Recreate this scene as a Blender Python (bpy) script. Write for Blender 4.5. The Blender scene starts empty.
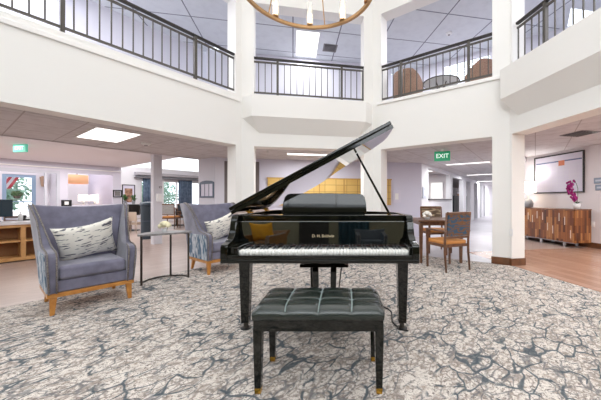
import bpy, bmesh, math, random
from mathutils import Vector, Matrix
random.seed(7)
PI = math.pi
sc = bpy.context.scene
COL = sc.collection
F, CX, CY, H = 278.0, 345.0, 200.0, 1.1      # photograph geometry (eye height 1.1 m)

def at(px, py, Y):
    return ((px-CX)/F*Y, Y, H+(CY-py)/F*Y)
def gx(px, Y): return (px-CX)/F*Y

# ------------------------------------------------------------------ materials
def lin(c):
    return tuple(((v/255)/12.92 if v/255 <= .04045 else ((v/255+.055)/1.055)**2.4) for v in c)+(1,)
MATS = {}
def mat(name, col=(200,200,200), rough=.6, metal=0, coat=0, emit=None, es=0, noise=None, bump=0, bscale=200, spec=None):
    """noise = (scale, other colour, amount)"""
    if name in MATS: return MATS[name]
    m = bpy.data.materials.new(name); m.use_nodes = True
    nt = m.node_tree; b = nt.nodes['Principled BSDF']
    b.inputs['Base Color'].default_value = lin(col)
    b.inputs['Roughness'].default_value = rough
    b.inputs['Metallic'].default_value = metal
    b.inputs['Coat Weight'].default_value = coat
    b.inputs['Coat Roughness'].default_value = .03
    if spec is not None: b.inputs['Specular IOR Level'].default_value = spec
    if emit:
        b.inputs['Emission Color'].default_value = lin(emit); b.inputs['Emission Strength'].default_value = es
    if noise or bump:
        tc = nt.nodes.new('ShaderNodeTexCoord')
    if noise:
        n = nt.nodes.new('ShaderNodeTexNoise'); n.inputs['Scale'].default_value = noise[0]; n.inputs['Detail'].default_value = 4
        nt.links.new(tc.outputs['Object'], n.inputs['Vector'])
        r = nt.nodes.new('ShaderNodeValToRGB'); r.color_ramp.elements[0].position = .5-.5*noise[2]*.5; r.color_ramp.elements[1].position = .5+.25*noise[2]
        r.color_ramp.elements[0].color = lin(col); r.color_ramp.elements[1].color = lin(noise[1])
        nt.links.new(n.outputs['Fac'], r.inputs['Fac']); nt.links.new(r.outputs['Color'], b.inputs['Base Color'])
    if bump:
        n2 = nt.nodes.new('ShaderNodeTexNoise'); n2.inputs['Scale'].default_value = bscale
        nt.links.new(tc.outputs['Object'], n2.inputs['Vector'])
        bp = nt.nodes.new('ShaderNodeBump'); bp.inputs['Strength'].default_value = bump; bp.inputs['Distance'].default_value = .01
        nt.links.new(n2.outputs['Fac'], bp.inputs['Height']); nt.links.new(bp.outputs['Normal'], b.inputs['Normal'])
    MATS[name] = m
    return m

class G:
    """small node-graph helper"""
    def __init__(s, name, rough=.6):
        s.m = bpy.data.materials.new(name); s.m.use_nodes = True; s.nt = s.m.node_tree
        s.b = s.nt.nodes['Principled BSDF']; s.b.inputs['Roughness'].default_value = rough
        s.tc = s.nt.nodes.new('ShaderNodeTexCoord'); MATS[name] = s.m
    def n(s, t, **k):
        x = s.nt.nodes.new('ShaderNode'+t)
        for a, v in k.items():
            if a.startswith('_'): setattr(x, a[1:], v)
            else: x.inputs[a.replace('__', ' ')].default_value = v
        return x
    def l(s, a, b): s.nt.links.new(a, b)
    def math(s, op, a, b=None, c=None):
        x = s.nt.nodes.new('ShaderNodeMath'); x.operation = op
        for i, v in enumerate((a, b, c)):
            if v is None: continue
            if isinstance(v, (int, float)): x.inputs[i].default_value = v
            else: s.l(v, x.inputs[i])
        return x.outputs[0]
    def mix(s, f, a, b):
        x = s.nt.nodes.new('ShaderNodeMixRGB')
        for i, v in enumerate((f, a, b)):
            if isinstance(v, (int, float)): x.inputs[i].default_value = v
            elif isinstance(v, tuple): x.inputs[i].default_value = lin(v)
            else: s.l(v, x.inputs[i])
        return x.outputs[0]
    def ramp(s, v, stops, interp='LINEAR'):
        r = s.nt.nodes.new('ShaderNodeValToRGB'); e = r.color_ramp; e.interpolation = interp
        while len(e.elements) < len(stops): e.elements.new(.5)
        for i, (p, c) in enumerate(stops):
            e.elements[i].position = p; e.elements[i].color = lin(c) if isinstance(c, tuple) else (c, c, c, 1)
        s.l(v, r.inputs[0]); return r.outputs[0]
    def map(s, rot=0, scale=(1,1,1), loc=(0,0,0), src='Object'):
        x = s.n('Mapping'); x.inputs['Rotation'].default_value = (0,0,rot) if not isinstance(rot, tuple) else rot
        x.inputs['Scale'].default_value = scale; x.inputs['Location'].default_value = loc
        s.l(s.tc.outputs[src], x.inputs[0]); return x.outputs[0]
    def out(s, c): s.l(c, s.b.inputs['Base Color']); return s.m

wall_m = mat('wall_paint', (238,236,232), .75, bump=.03, bscale=120)
lilac_m = mat('lilac_paint', (214,213,222), .75, bump=.03, bscale=120)
greywall_m = mat('grey_paint', (206,200,203), .75, bump=.03, bscale=120)
softw_m = mat('white_trim', (240,238,235), .5)
rail_m = mat('railing_metal', (82,78,72), .45, .3)
hand_m = mat('handrail_metal', (48,44,42), .4, .3)
ebony_m = mat('ebony_polish', (14,15,9), .05, coat=.5, spec=.25)
mirror_m = mat('ebony_mirror_polish', (9,10,7), .03, coat=1)
mirror_m.node_tree.nodes['Principled BSDF'].inputs['Coat IOR'].default_value = 2.5
black_m = mat('black_satin', (18,18,19), .35)
ivory_m = mat('white_key_plastic', (238,236,230), .2)
bkey_m = mat('black_key_plastic', (14,14,14), .2)
brass_m = mat('brass', (205,160,70), .25, 1)
goldplate_m = mat('gold_iron_plate', (190,140,50), .35, .7)
steel_m = mat('steel', (190,190,190), .3, 1)
felt_m = mat('dark_felt', (46,20,18), .9)
leather_m = mat('black_leather', (34,42,37), .24, coat=.4, bump=.15, bscale=260)
seam_m = mat('leather_seam', (135,148,146), .4)
honey_m = mat('honey_leg_wood', (202,142,68), .35, coat=.2, noise=(14, (172,110,46), .8))
walnut_m = mat('walnut', (122,82,54), .4, coat=.2, noise=(16, (84,54,36), .8))
orange_m = mat('orange_seat_leather', (206,140,72), .5, bump=.1)
lav_m = mat('lavender_velvet', (96,94,112), .85, noise=(9, (126,124,142), .9), bump=.12, bscale=60)
lav_m.node_tree.nodes['Principled BSDF'].inputs['Sheen Weight'].default_value = .5
tan_trim_m = mat('taupe_trim_braid', (150,143,138), .8, noise=(140, (96,88,84), .5))
base_wood_m = mat('baseboard_wood', (120,76,42), .4, coat=.2, noise=(12, (88,52,28), .8))
bronze_m = mat('brushed_bronze', (176,140,100), .35, 1)
navy_m = mat('navy_curtain_cloth', (116,132,152), .9, noise=(8, (80,96,118), .7))
glow_m = mat('light_diffuser', (255,255,255), .5, emit=(255,252,250), es=2.2)
shade_m = mat('glowing_lamp_shade', (255,250,242), .7, emit=(255,246,232), es=1.5)
amber_shade_m = mat('amber_lamp_shade', (226,180,140), .8, emit=(240,180,130), es=.45)
bulb_m = mat('candle_bulb', (255,240,210), .4, emit=(255,230,190), es=12)
white_m = mat('white_plastic', (236,236,236), .4)
screen_m = mat('dark_screen', (28,50,62), .2)
dark_m = mat('dark_slate', (44,56,66), .5)
green_sign_m = mat('green_sign_face', (30,150,105), .4, emit=(20,150,100), es=.35)
pale_green_m = mat('pale_green_sign_face', (110,205,180), .4, emit=(90,200,170), es=.4)
text_white_m = mat('sign_letters', (245,255,250), .5, emit=(230,255,245), es=.9)
magenta_m = mat('magenta_petals', (150,20,110), .6)
leaf_m = mat('leaf_green', (60,100,45), .6)
tree_leaf_m = mat('tree_leaf', (110,150,120), .7, noise=(3, (160,190,180), .8))
bark_m = mat('bark', (90,74,60), .9)
petal_m = mat('cream_petals', (240,232,196), .8)
glassjar_m = mat('clear_pot', (205,205,205), .15)
stone_m = mat('grey_stone_top', (150,146,144), .35, noise=(30, (112,110,110), .8))
iron_m = mat('black_iron', (66,60,54), .5, .5)
gold_text_m = mat('gold_lettering', (225,205,170), .4, .3)
mustard_m = mat('mustard_cloth', (222,160,22), .8, emit=None)
tan_m = mat('tan_leather', (120,82,36), .45)
teal_m = mat('teal_cloth', (16,60,74), .8)
beige_m = mat('beige_fabric', (176,158,142), .85)
rattan_m = mat('brown_wicker', (168,136,116), .7, noise=(60, (130,98,80), .8), bump=.3, bscale=90)
greyjar_m = mat('grey_ceramic', (150,152,156), .3)
vent_m = mat('vent_grey', (120,116,116), .5)
ventdark_m = mat('vent_dark', (50,48,48), .7)
paper_m = mat('paper_white', (218,214,228), .6)
paper_line_m = mat('printed_blue', (90,104,140), .6)
paper_grid_m = mat('printed_grid_grey', (222,220,228), .6)
print_orange_m = mat('printed_orange', (214,130,96), .6)
frame_black_m = mat('black_frame_wood', (36,34,34), .35)
art_m = mat('abstract_print', (190,150,120), .7, noise=(5, (96,50,44), .5))
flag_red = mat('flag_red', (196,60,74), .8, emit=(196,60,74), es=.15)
flag_white = mat('flag_white', (240,236,236), .8)
flag_blue = mat('flag_blue', (50,60,110), .8)
frost_frame_m = mat('blue_grey_frame', (150,172,198), .5)
ground_m = mat('outdoor_lawn', (150,170,130), .9, noise=(4, (190,195,180), .8))

g = G('carpet', .95)
# --- meandering vines over a speckled oatmeal ground
v = g.map()
rot = g.map(rot=math.radians(-52))
mp = g.n('Mapping'); mp.inputs['Scale'].default_value = (.62, 1, 1); g.l(rot, mp.inputs[0]); av = mp.outputs[0]
def vines(scale, warp, wscale, w0, w1, gs, g0, g1, seed):
    dn = g.n('TexNoise', Scale=wscale, Detail=1.5); g.l(av, dn.inputs['Vector'])
    vm = g.n('VectorMath', _operation='SCALE'); vm.inputs['Scale'].default_value = warp; g.l(dn.outputs['Color'], vm.inputs[0])
    va = g.n('VectorMath', _operation='ADD'); g.l(av, va.inputs[0]); g.l(vm.outputs[0], va.inputs[1])
    of = g.n('VectorMath', _operation='ADD'); of.inputs[1].default_value = (seed, seed*.7, 0); g.l(va.outputs[0], of.inputs[0])
    vo = g.n('TexVoronoi', Scale=scale, _feature='DISTANCE_TO_EDGE', Randomness=1.0); g.l(of.outputs[0], vo.inputs['Vector'])
    e = g.ramp(vo.outputs['Distance'], [(0, 1.0), (w0, .9), (w1, 0.0)])
    ga = g.n('TexNoise', Scale=gs, Detail=1.0); g.l(of.outputs[0], ga.inputs['Vector'])
    return g.math('MULTIPLY', e, g.ramp(ga.outputs['Fac'], [(g0, 0.0), (g1, 1.0)]))
e1 = vines(7.4, .13, 7, .032, .058, 7.0, .44, .50, 0)
e2 = vines(12, .10, 10, .03, .07, 9.0, .43, .50, 3.7)
e3 = vines(24, .06, 16, .06, .15, 12.0, .40, .50, 9.1)
sp = g.n('TexNoise', Scale=60, Detail=4.0, Roughness=.8); g.l(v, sp.inputs['Vector'])
basec = g.ramp(sp.outputs['Fac'], [(.40, (104,96,92)), (.46, (182,172,162)), (.51, (232,225,216)), (.60, (206,196,187)), (.68, (160,149,140))])
br = g.n('TexNoise', Scale=17, Detail=3.0); g.l(v, br.inputs['Vector'])
warm = g.mix(g.ramp(br.outputs['Fac'], [(.54, 0.0), (.68, .6)]), basec, (160,142,128))
cc = g.mix(g.math('MULTIPLY', e3, .75), warm, (136,124,116))
cc = g.mix(g.math('MULTIPLY', e2, .75), cc, (96,98,102))
cc = g.mix(g.math('MULTIPLY', e1, .9), cc, (58,74,84))
bp = g.n('Bump', Strength=.35, Distance=.01); g.l(sp.outputs['Fac'], bp.inputs['Height']); g.l(bp.outputs[0], g.b.inputs['Normal'])
carpet_m = g.out(cc)

def planks(name, c1, c2, c3, rot, w=.14, ln=1.2, rough=.3, src='Object'):
    g = G(name, rough)
    v = g.map(rot=rot, src=src)
    bt = g.n('TexBrick', Scale=1.0); bt.inputs['Color1'].default_value = lin(c1); bt.inputs['Color2'].default_value = lin(c2)
    bt.inputs['Mortar'].default_value = lin(c3); bt.inputs['Mortar Size'].default_value = .0025
    bt.inputs['Brick Width'].default_value = ln; bt.inputs['Row Height'].default_value = w; bt.offset = .37
    g.l(v, bt.inputs['Vector'])
    n = g.n('TexNoise', Scale=3.0, Detail=5.0, Distortion=.6); g.l(g.map(rot=rot, scale=(1,9,1), src=src), n.inputs['Vector'])
    return g.out(g.mix(g.math('MULTIPLY', n.outputs['Fac'], .55), bt.outputs['Color'], c3))
floor_m = planks('wood_plank_floor', (190,170,160), (174,152,142), (140,120,110), -.96)
cor_m = mat('grey_vinyl_floor', (188,184,190), .3, noise=(2, (170,166,174), .8))
redfloor_m = planks('reddish_plank_floor', (198,160,138), (178,138,116), (140,104,84), 1.38, rough=.2)

def tiles(name, c, line, rot, w, h, ms=.012, rough=.8, amt=.5):
    g = G(name, rough); v = g.map(rot=rot)
    bt = g.n('TexBrick', Scale=1.0); bt.offset = 0
    for k in ('Color1', 'Color2'): bt.inputs[k].default_value = lin(c)
    bt.inputs['Mortar'].default_value = lin(line); bt.inputs['Mortar Size'].default_value = ms
    bt.inputs['Mortar Smooth'].default_value = 0
    bt.inputs['Brick Width'].default_value = w; bt.inputs['Row Height'].default_value = h
    g.l(v, bt.inputs['Vector'])
    n = g.n('TexNoise', Scale=6.0, Detail=8.0); g.l(v, n.inputs['Vector'])
    return g.out(g.mix(g.ramp(n.outputs['Fac'], [(.45, 0.0), (.7, amt)]), bt.outputs['Color'], line))
ceil_m = tiles('lower_ceiling_tile', (206,203,205), (168,160,160), math.radians(34.4), .6, .6, .008, amt=.35)
upceil_m = tiles('upper_ceiling_tile', (216,220,224), (122,124,134), math.radians(-10.6), 1.15, 1.15, .014, amt=.1)

def striped(name, base, dark, scale=(3,60,1), lo=.5, hi=.56, rot=0, src='Generated', rough=.85):
    g = G(name, rough)
    n = g.n('TexNoise', Scale=1.0, Detail=2.0); g.l(g.map(rot=rot, scale=scale, src=src), n.inputs['Vector'])
    return g.out(g.mix(g.ramp(n.outputs['Fac'], [(lo, 0.0), (hi, 1.0)]), base, dark))
pillow_m = striped('dashed_pillow_cloth', (238,234,224), (84,84,94), (12,12,60), .57, .62, src='Object')
ikat_m = striped('blue_white_side_cloth', (206,210,216), (96,120,142), (30,30,7), .46, .52, src='Object')

g = G('blue_weave_back', .8)
w1 = g.n('TexWave', Scale=1.0, Distortion=3.0, _wave_type='BANDS', _bands_direction='Z'); w1.inputs['Detail Scale'].default_value = 3
w1.inputs['Distortion'].default_value = 9; w1.inputs['Detail'].default_value = 1
g.l(g.map(scale=(3,3,5), src='Object'), w1.inputs['Vector'])
weave_m = g.out(g.ramp(w1.outputs['Fac'], [(.30, (52,80,104)), (.45, (40,56,74)), (.56, (132,96,66)), (.8, (110,76,50))]))

g = G('sideboard_wood', .35); g.b.inputs['Coat Weight'].default_value = .3
v = g.map(src='Object')
bt = g.n('TexBrick', Scale=1.0); bt.inputs['Brick Width'].default_value = .34; bt.inputs['Row Height'].default_value = .055
bt.inputs['Color1'].default_value = (1,1,1,1); bt.inputs['Color2'].default_value = (0,0,0,1); bt.inputs['Mortar'].default_value = (.1,.1,.1,1)
bt.inputs['Mortar Size'].default_value = .002
sx = g.n('SeparateXYZ'); g.l(v, sx.inputs[0]); cb = g.n('CombineXYZ'); g.l(sx.outputs['Z'], cb.inputs['X']); 
g.l(g.math('ADD', sx.outputs['X'], sx.outputs['Y']), cb.inputs['Y']); g.l(cb.outputs[0], bt.inputs['Vector'])
base = g.ramp(bt.outputs['Color'], [(0, (74,38,18)), (.3, (124,68,30)), (.7, (172,106,50)), (1, (206,144,82))])
n = g.n('TexNoise', Scale=20.0, Detail=5.0); g.l(g.map(scale=(4,4,.5), src='Object'), n.inputs['Vector'])
side_m = g.out(g.mix(g.math('MULTIPLY', n.outputs['Fac'], .6), base, (88,48,26)))

g = G('mailbox_wood', .5)
bt = g.n('TexBrick', Scale=1.0); bt.offset = 0; bt.inputs['Brick Width'].default_value = .31; bt.inputs['Row Height'].default_value = .19
bt.inputs['Color1'].default_value = lin((216,180,104)); bt.inputs['Color2'].default_value = lin((206,168,92)); bt.inputs['Mortar'].default_value = lin((150,112,56)); bt.inputs['Mortar Size'].default_value = .006
sx = g.n('SeparateXYZ'); g.l(g.map(src='Object'), sx.inputs[0]); cb = g.n('CombineXYZ'); g.l(sx.outputs['X'], cb.inputs['X']); g.l(sx.outputs['Z'], cb.inputs['Y']); g.l(cb.outputs[0], bt.inputs['Vector'])
mail_m = g.out(bt.outputs['Color'])

gm = bpy.data.materials.new('window_glass'); gm.use_nodes = True; nt = gm.node_tree
for nn in list(nt.nodes):
    if nn.type == 'BSDF_PRINCIPLED': nt.nodes.remove(nn)
tr = nt.nodes.new('ShaderNodeBsdfTransparent'); gl = nt.nodes.new('ShaderNodeBsdfGlossy'); gl.inputs['Roughness'].default_value = .02
mx = nt.nodes.new('ShaderNodeMixShader'); mx.inputs[0].default_value = .06
nt.links.new(tr.outputs[0], mx.inputs[1]); nt.links.new(gl.outputs[0], mx.inputs[2]); nt.links.new(mx.outputs[0], nt.nodes['Material Output'].inputs[0])
glass_m = gm

# ------------------------------------------------------------------ mesh helpers
class MB:
    def __init__(s): s.bm = bmesh.new()
    def face(s, pts):
        try: return s.bm.faces.new([s.bm.verts.new(p) for p in pts])
        except ValueError: return None
    def box(s, x0, x1, y0, y1, z0, z1, M=None):
        c = [Vector((x, y, z)) for z in (z0, z1) for x, y in ((x0,y0),(x1,y0),(x1,y1),(x0,y1))]
        if M is not None: c = [M @ p for p in c]
        v = [s.bm.verts.new(p) for p in c]
        for f in ((3,2,1,0),(4,5,6,7),(0,1,5,4),(1,2,6,5),(2,3,7,6),(3,0,4,7)): s.bm.faces.new([v[i] for i in f])
        return s
    def prism(s, pts, h0, h1, f=lambda x, y, z: (x, y, z)):
        a = [s.bm.verts.new(f(x, y, h0)) for x, y in pts]; b = [s.bm.verts.new(f(x, y, h1)) for x, y in pts]
        n = len(pts); s.bm.faces.new(a[::-1]); s.bm.faces.new(b)
        for i in range(n): s.bm.faces.new((a[i], a[(i+1)%n], b[(i+1)%n], b[i]))
        return s
    def frustum(s, c0, h0, c1, h1):
        """tapered bar: rect half sizes h0 at c0 -> h1 at c1 (horizontal sections)"""
        r = []
        for c, h in ((c0,h0),(c1,h1)):
            r.append([s.bm.verts.new((c[0]+sx*h[0], c[1]+sy*h[1], c[2])) for sx, sy in ((-1,-1),(1,-1),(1,1),(-1,1))])
        a, b = r; s.bm.faces.new(a[::-1]); s.bm.faces.new(b)
        for i in range(4): s.bm.faces.new((a[i], a[(i+1)%4], b[(i+1)%4], b[i]))
        return s
    def tube(s, pts, r, n=10, cap=True, closed=False):
        pts = [Vector(p) for p in pts]; rings = []; N = len(pts)
        rr = r if isinstance(r, (list, tuple)) else [r]*N
        up = Vector((0,0,1))
        for i, p in enumerate(pts):
            if closed: d = (pts[(i+1)%N]-pts[i-1]).normalized()
            else: d = (pts[min(i+1,N-1)]-pts[max(i-1,0)]).normalized()
            ref = up if abs(d.z) < .95 else Vector((1,0,0))
            a = d.cross(ref).normalized(); b = d.cross(a).normalized()
            rings.append([s.bm.verts.new(p+(a*math.cos(t)+b*math.sin(t))*rr[i]) for t in [2*PI*k/n for k in range(n)]])
        for i in range(N if closed else N-1):
            A, B = rings[i], rings[(i+1)%N]
            for k in range(n): s.bm.faces.new((A[k], A[(k+1)%n], B[(k+1)%n], B[k]))
        if cap and not closed: s.bm.faces.new(rings[0]); s.bm.faces.new(rings[-1][::-1])
        return s
    def lathe(s, prof, n=20, c=(0,0,0)):
        rings = []
        for r, z in prof:
            rings.append([s.bm.verts.new((c[0]+r*math.cos(2*PI*k/n), c[1]+r*math.sin(2*PI*k/n), c[2]+z)) for k in range(n)])
        for A, B in zip(rings, rings[1:]):
            for k in range(n): s.bm.faces.new((A[k], A[(k+1)%n], B[(k+1)%n], B[k]))
        s.bm.faces.new(rings[0][::-1]); s.bm.faces.new(rings[-1])
        return s
    def ball(s, c, r, sub=2, sc_=(1,1,1), jit=0):
        vs = bmesh.ops.create_icosphere(s.bm, subdivisions=sub, radius=1)['verts']
        for v in vs:
            k = 1+random.uniform(-jit, jit)
            v.co = Vector((c[0]+v.co.x*r*sc_[0]*k, c[1]+v.co.y*r*sc_[1]*k, c[2]+v.co.z*r*sc_[2]*k))
        return s
    def build(s, name, m, parent=None, smooth=False, bevel=0, seg=2, sub=0, loc=None):
        bmesh.ops.recalc_face_normals(s.bm, faces=s.bm.faces)
        me = bpy.data.meshes.new(name); s.bm.to_mesh(me); s.bm.free()
        me.materials.append(m)
        o = bpy.data.objects.new(name, me); COL.objects.link(o)
        if parent is not None: o.parent = parent
        if loc is not None: o.location = loc
        if bevel:
            b = o.modifiers.new('bevel', 'BEVEL'); b.width = bevel; b.segments = seg; b.limit_method = 'ANGLE'; b.angle_limit = math.radians(35)
        if sub:
            q = o.modifiers.new('sub', 'SUBSURF'); q.levels = sub; q.render_levels = sub
        if smooth:
            for p in me.polygons: p.use_smooth = True
        elif bevel:
            for p in me.polygons: p.use_smooth = True
            w = o.modifiers.new('wn', 'WEIGHTED_NORMAL'); w.keep_sharp = True
        return o

def struct(o, kind='structure'): o['kind'] = kind; return o
def tag(o, label, cat, group=None, kind=None):
    o['label'] = label; o['category'] = cat
    if group: o['group'] = group
    if kind: o['kind'] = kind
    return o
def thing(name, label, cat, loc=(0,0,0), rz=0, group=None):
    o = bpy.data.objects.new(name, None); COL.objects.link(o); o.empty_display_size = .1
    o.location = loc; o.rotation_euler = (0,0,rz)
    return tag(o, label, cat, group)
def copy_tree(o, parent=None):
    c = o.copy(); COL.objects.link(c); c.parent = parent
    for ch in list(o.children): copy_tree(ch, c)
    return c
def box_part(name, m, parent, x0, x1, y0, y1, z0, z1, bevel=0, M=None):
    return MB().box(x0,x1,y0,y1,z0,z1,M).build(name, m, parent, bevel=bevel)
def text(name, s, size, m, parent, loc, rot, depth=.002):
    c = bpy.data.curves.new(name, 'FONT'); c.body = s; c.size = size; c.extrude = depth; c.align_x = 'CENTER'; c.align_y = 'CENTER'
    tmp = bpy.data.objects.new(name+'_curve', c); COL.objects.link(tmp)
    me = bpy.data.meshes.new_from_object(tmp.evaluated_get(bpy.context.evaluated_depsgraph_get()))
    bpy.data.objects.remove(tmp); me.name = name; me.materials.clear(); me.materials.append(m)
    o = bpy.data.objects.new(name, me); COL.objects.link(o); o.parent = parent
    o.location = loc; o.rotation_euler = rot; return o

# ------------------------------------------------------------------ plan of the building
A0 = 34.4
def hd(a): return Vector((math.sin(math.radians(a)), math.cos(math.radians(a)), 0))
nL, nC, nR_, nRC = hd(A0-90), hd(A0-45), hd(A0+45), hd(A0)
pL, pC, pRC, pR = 4.92, 5.93, 5.42, 3.58
def isect(n1, p1, n2, p2):
    d = n1.x*n2.y-n1.y*n2.x
    return Vector(((p1*n2.y-n1.y*p2)/d, (n1.x*p2-p1*n2.x)/d, 0))
VL = isect(nL, pL, nC, pC); VC = isect(nC, pC, nRC, pRC); VR = isect(nRC, pRC, nR_, pR)
def right_of(n): return Vector((n.y, -n.x, 0))
dL, dC, dRC, dR = -right_of(nL), right_of(nC), right_of(nRC), right_of(nR_)
lenC, lenRC = (VC-VL).length, (VR-VC).length
def frame(O, d, n):
    M = Matrix.Identity(4)
    for i in range(3): M[i][0] = d[i]; M[i][1] = n[i]; M[i][3] = O[i]
    return M
ML, MC, MRC, MR = frame(VL, dL, nL), frame(VL, dC, nC), frame(VC, dRC, nRC), frame(VR, dR, nR_)
ZB, ZF, ZT, ZH = 2.2, 3.22, 5.14, 7.0
SIDES = [('left', ML, 8.0), ('center', MC, lenC), ('right_center', MRC, lenRC), ('right', MR, 8.6)]

# floors
struct(MB().prism([(-32,-9),(40,-9),(40,45),(-32,45)], -.1, 0).build('floor', floor_m))
cp = [isect(nL,4.47,nC,5.6), isect(nC,5.6,nRC,5.36), isect(nRC,5.36,nR_,3.58), isect(nR_,3.58,Vector((0,1,0)),-3.6), isect(nL,4.47,Vector((0,1,0)),-3.6)]
carp = MB().prism([(v.x,v.y) for v in cp], .0005, .008).build('floor_carpet', carpet_m); struct(carp)
struct(MB().box(-.2, lenRC+.05, .0, 34, .0003, .004, MRC).build('floor_corridor', cor_m))
struct(MB().box(-1.2, 6.8, .0, 3.3, .0006, .005, MR).build('floor_alcove', redfloor_m))

# columns at the octagon corners
def column(name, V, d1, n1, d2, n2, w1=.2, w2=.2, t=.3):
    a = V+d1*w1; b = V; c = V+d2*w2; d = c+n2*t; f = a+n1*t
    e = V+(n1+n2).normalized()*t/math.cos(math.radians(22.5))
    pts = [(p.x, p.y) for p in (a,b,c,d,e,f)]
    o = struct(MB().prism(pts, 0, ZH).build(name, wall_m))
    def off(p, q): return p+q
    i = .014
    a2 = a-n1*i+d1*i; c2 = c-n2*i+d2*i; b2 = V-(n1+n2).normalized()*i/math.cos(math.radians(22.5)); d2_ = d+d2*i+n2*i; f2 = f+d1*i+n1*i; e2 = e+(n1+n2).normalized()*i
    struct(MB().prism([(p.x,p.y) for p in (a2,b2,c2,d2_,e2,f2)], 0.001, .125).build('baseboard_'+name.split('column_')[1], base_wood_m, bevel=.004))
    return o
column('column_left', VL, dL, nL, dC, nC, .13, .24, .28)
column('column_center', VC, -dC, nC, dRC, nRC)
column('column_right', VR, -dRC, nRC, dR, nR_, .26, .045, .25)

# fascias, top beams, ledges, sloped soffit boxes
ENDS = {'left': (.13, 0), 'center': (.24, .2), 'right_center': (.2, .26), 'right': (.045, 0)}
for nm, M, ln in SIDES:
    e0, e1_ = ENDS[nm]
    struct(MB().box(e0, ln-e1_, 0, .3, ZB, ZF, M).build('wall_fascia_'+nm, wall_m))
    struct(MB().box(e0, ln-e1_, 0, .3, ZT, ZH, M).build('wall_upper_'+nm, wall_m))
    if nm in ('left', 'right_center'):
        s0, s1 = (.05, ln) if nm == 'left' else (.1, ln-.1)
        dz = .09 if nm == 'left' else 0
        struct(MB().box(s0, s1, -.03, -.0005, ZF-.055-dz, ZF+.012-dz, M).build('trim_ledge_'+nm, softw_m, bevel=.008))
def soffit(nm, M, s0, s1, ch0, ch1, zt=3.19, zb=2.76, zw=2.47, pr=.22, c0=None):
    b = MB(); f = lambda s, n, z: M @ Vector((s, n, z))
    p = {'a0': f(s0,-.001,zt), 'a1': f(s0+ch0,-pr,zt), 'a2': f(s1-ch1,-pr,zt), 'a3': f(s1,-.001,zt),
         'b0': f(s0,-.001,zb), 'b1': f(s0+ch0,-pr,zb), 'b2': f(s1-ch1,-pr,zb), 'b3': f(s1,-.001,zb),
         'w1': f(s0+(c0 or ch0*1.6),-.001,zw), 'w2': f(s1-ch1*1.6,-.001,zw)}
    v = {k: b.bm.verts.new(q) for k, q in p.items()}
    for fc in (('a0','a1','a2','a3'), ('a0','a1','b1','b0'), ('a1','a2','b2','b1'), ('a2','a3','b3','b2'),
               ('b0','b1','w1'), ('b1','b2','w2','w1'), ('b2','b3','w2'), ('a0','a3','b3','w2','w1','b0')):
        b.bm.faces.new([v[k] for k in fc])
    return struct(b.build('wall_balcony_'+nm, wall_m))
soffit('center', MC, .02, lenC-.02, .21, .19)
soffit('right', MR, .02, 8.5, .03, .1, zt=3.24, c0=.16)

# ceilings and upper floors (slabs outside the octagon)
def slab(name, pts, z0, z1, m): return struct(MB().prism([(p.x,p.y) for p in pts], z0, z1).build(name, m))
e = .02
jL = isect(nL, 7.5, nC, 7.77)
qL = [VL+dL*8.2+nL*.29, VL+nL*.29+dL*.05, VL+nL*2.58-dL*.9, VL+dL*8.2+nL*2.58]
mC = (nL+nC).normalized()
def ring(n, p0, p1, pa, pb):
    """quad between planes"""
    return None
slab('ceiling_left', [VL+nL*.28+dL*8.2, VL+nL*.28, VL+nC*.28, VL+nC*1.84+dC*-.05, VL+nL*2.58-dL*.35, VL+nL*2.58+dL*8.2], ZB, ZB+.08, ceil_m)
slab('ceiling_center', [VL+nC*.28-dC*.02, VC+nC*.28, VC+nRC*.28, VC+nC*1.84+dC*2.4, VL+nC*1.84-dC*.8], ZB+.004, ZB+.084, ceil_m)
slab('ceiling_corridor', [VC+nRC*.28, VR+nRC*.28, VR+nRC*34+dRC*1.2, VC+nRC*34-dRC*8, VC+nRC*2.9-dRC*8, VC+nRC*2.0-dRC*.4], ZB+.008, ZB+.088, ceil_m)
slab('ceiling_right', [VR+nR_*.28-dR*2.6, VR+nR_*.28+dR*8.5, VR+nR_*3.4+dR*8.5, VR+nR_*3.4-dR*5.0, VR+nR_*.28-dR*5.0+dRC*.8], 2.36, 2.44, ceil_m)
for nm, M, ln in SIDES:
    struct(MB().box(-1.6 if nm != 'left' else -.6, ln+1.2, .3, 3.4, ZF-.12-.004*len(nm), ZF-.02-.004*len(nm), M).build('floor_upper_'+nm, cor_m))
for nm, M, ln, dp in [('left', ML, 8, 3.0), ('center', MC, lenC, 2.6), ('right_center', MRC, lenRC, 3.4), ('right', MR, 8.6, 3.4)]:
    dz = {'left': 0, 'center': .004, 'right_center': .008, 'right': .012}[nm]
    struct(MB().box(-1.0 if nm != 'left' else -.8, ln+1.0, .28, dp, 5.3+dz, 5.4+dz, M).build('ceiling_upper_'+nm, upceil_m))
# upper back walls
struct(MB().box(-1.3, 8.2, 2.8, 2.9, ZF-.1, 5.32, ML).build('wall_upper_back_left', lilac_m))
struct(MB().box(-1.35, lenC+1.3, 2.4, 2.5, ZF-.1, 5.32, MC).build('wall_upper_back_center', lilac_m))

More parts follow.
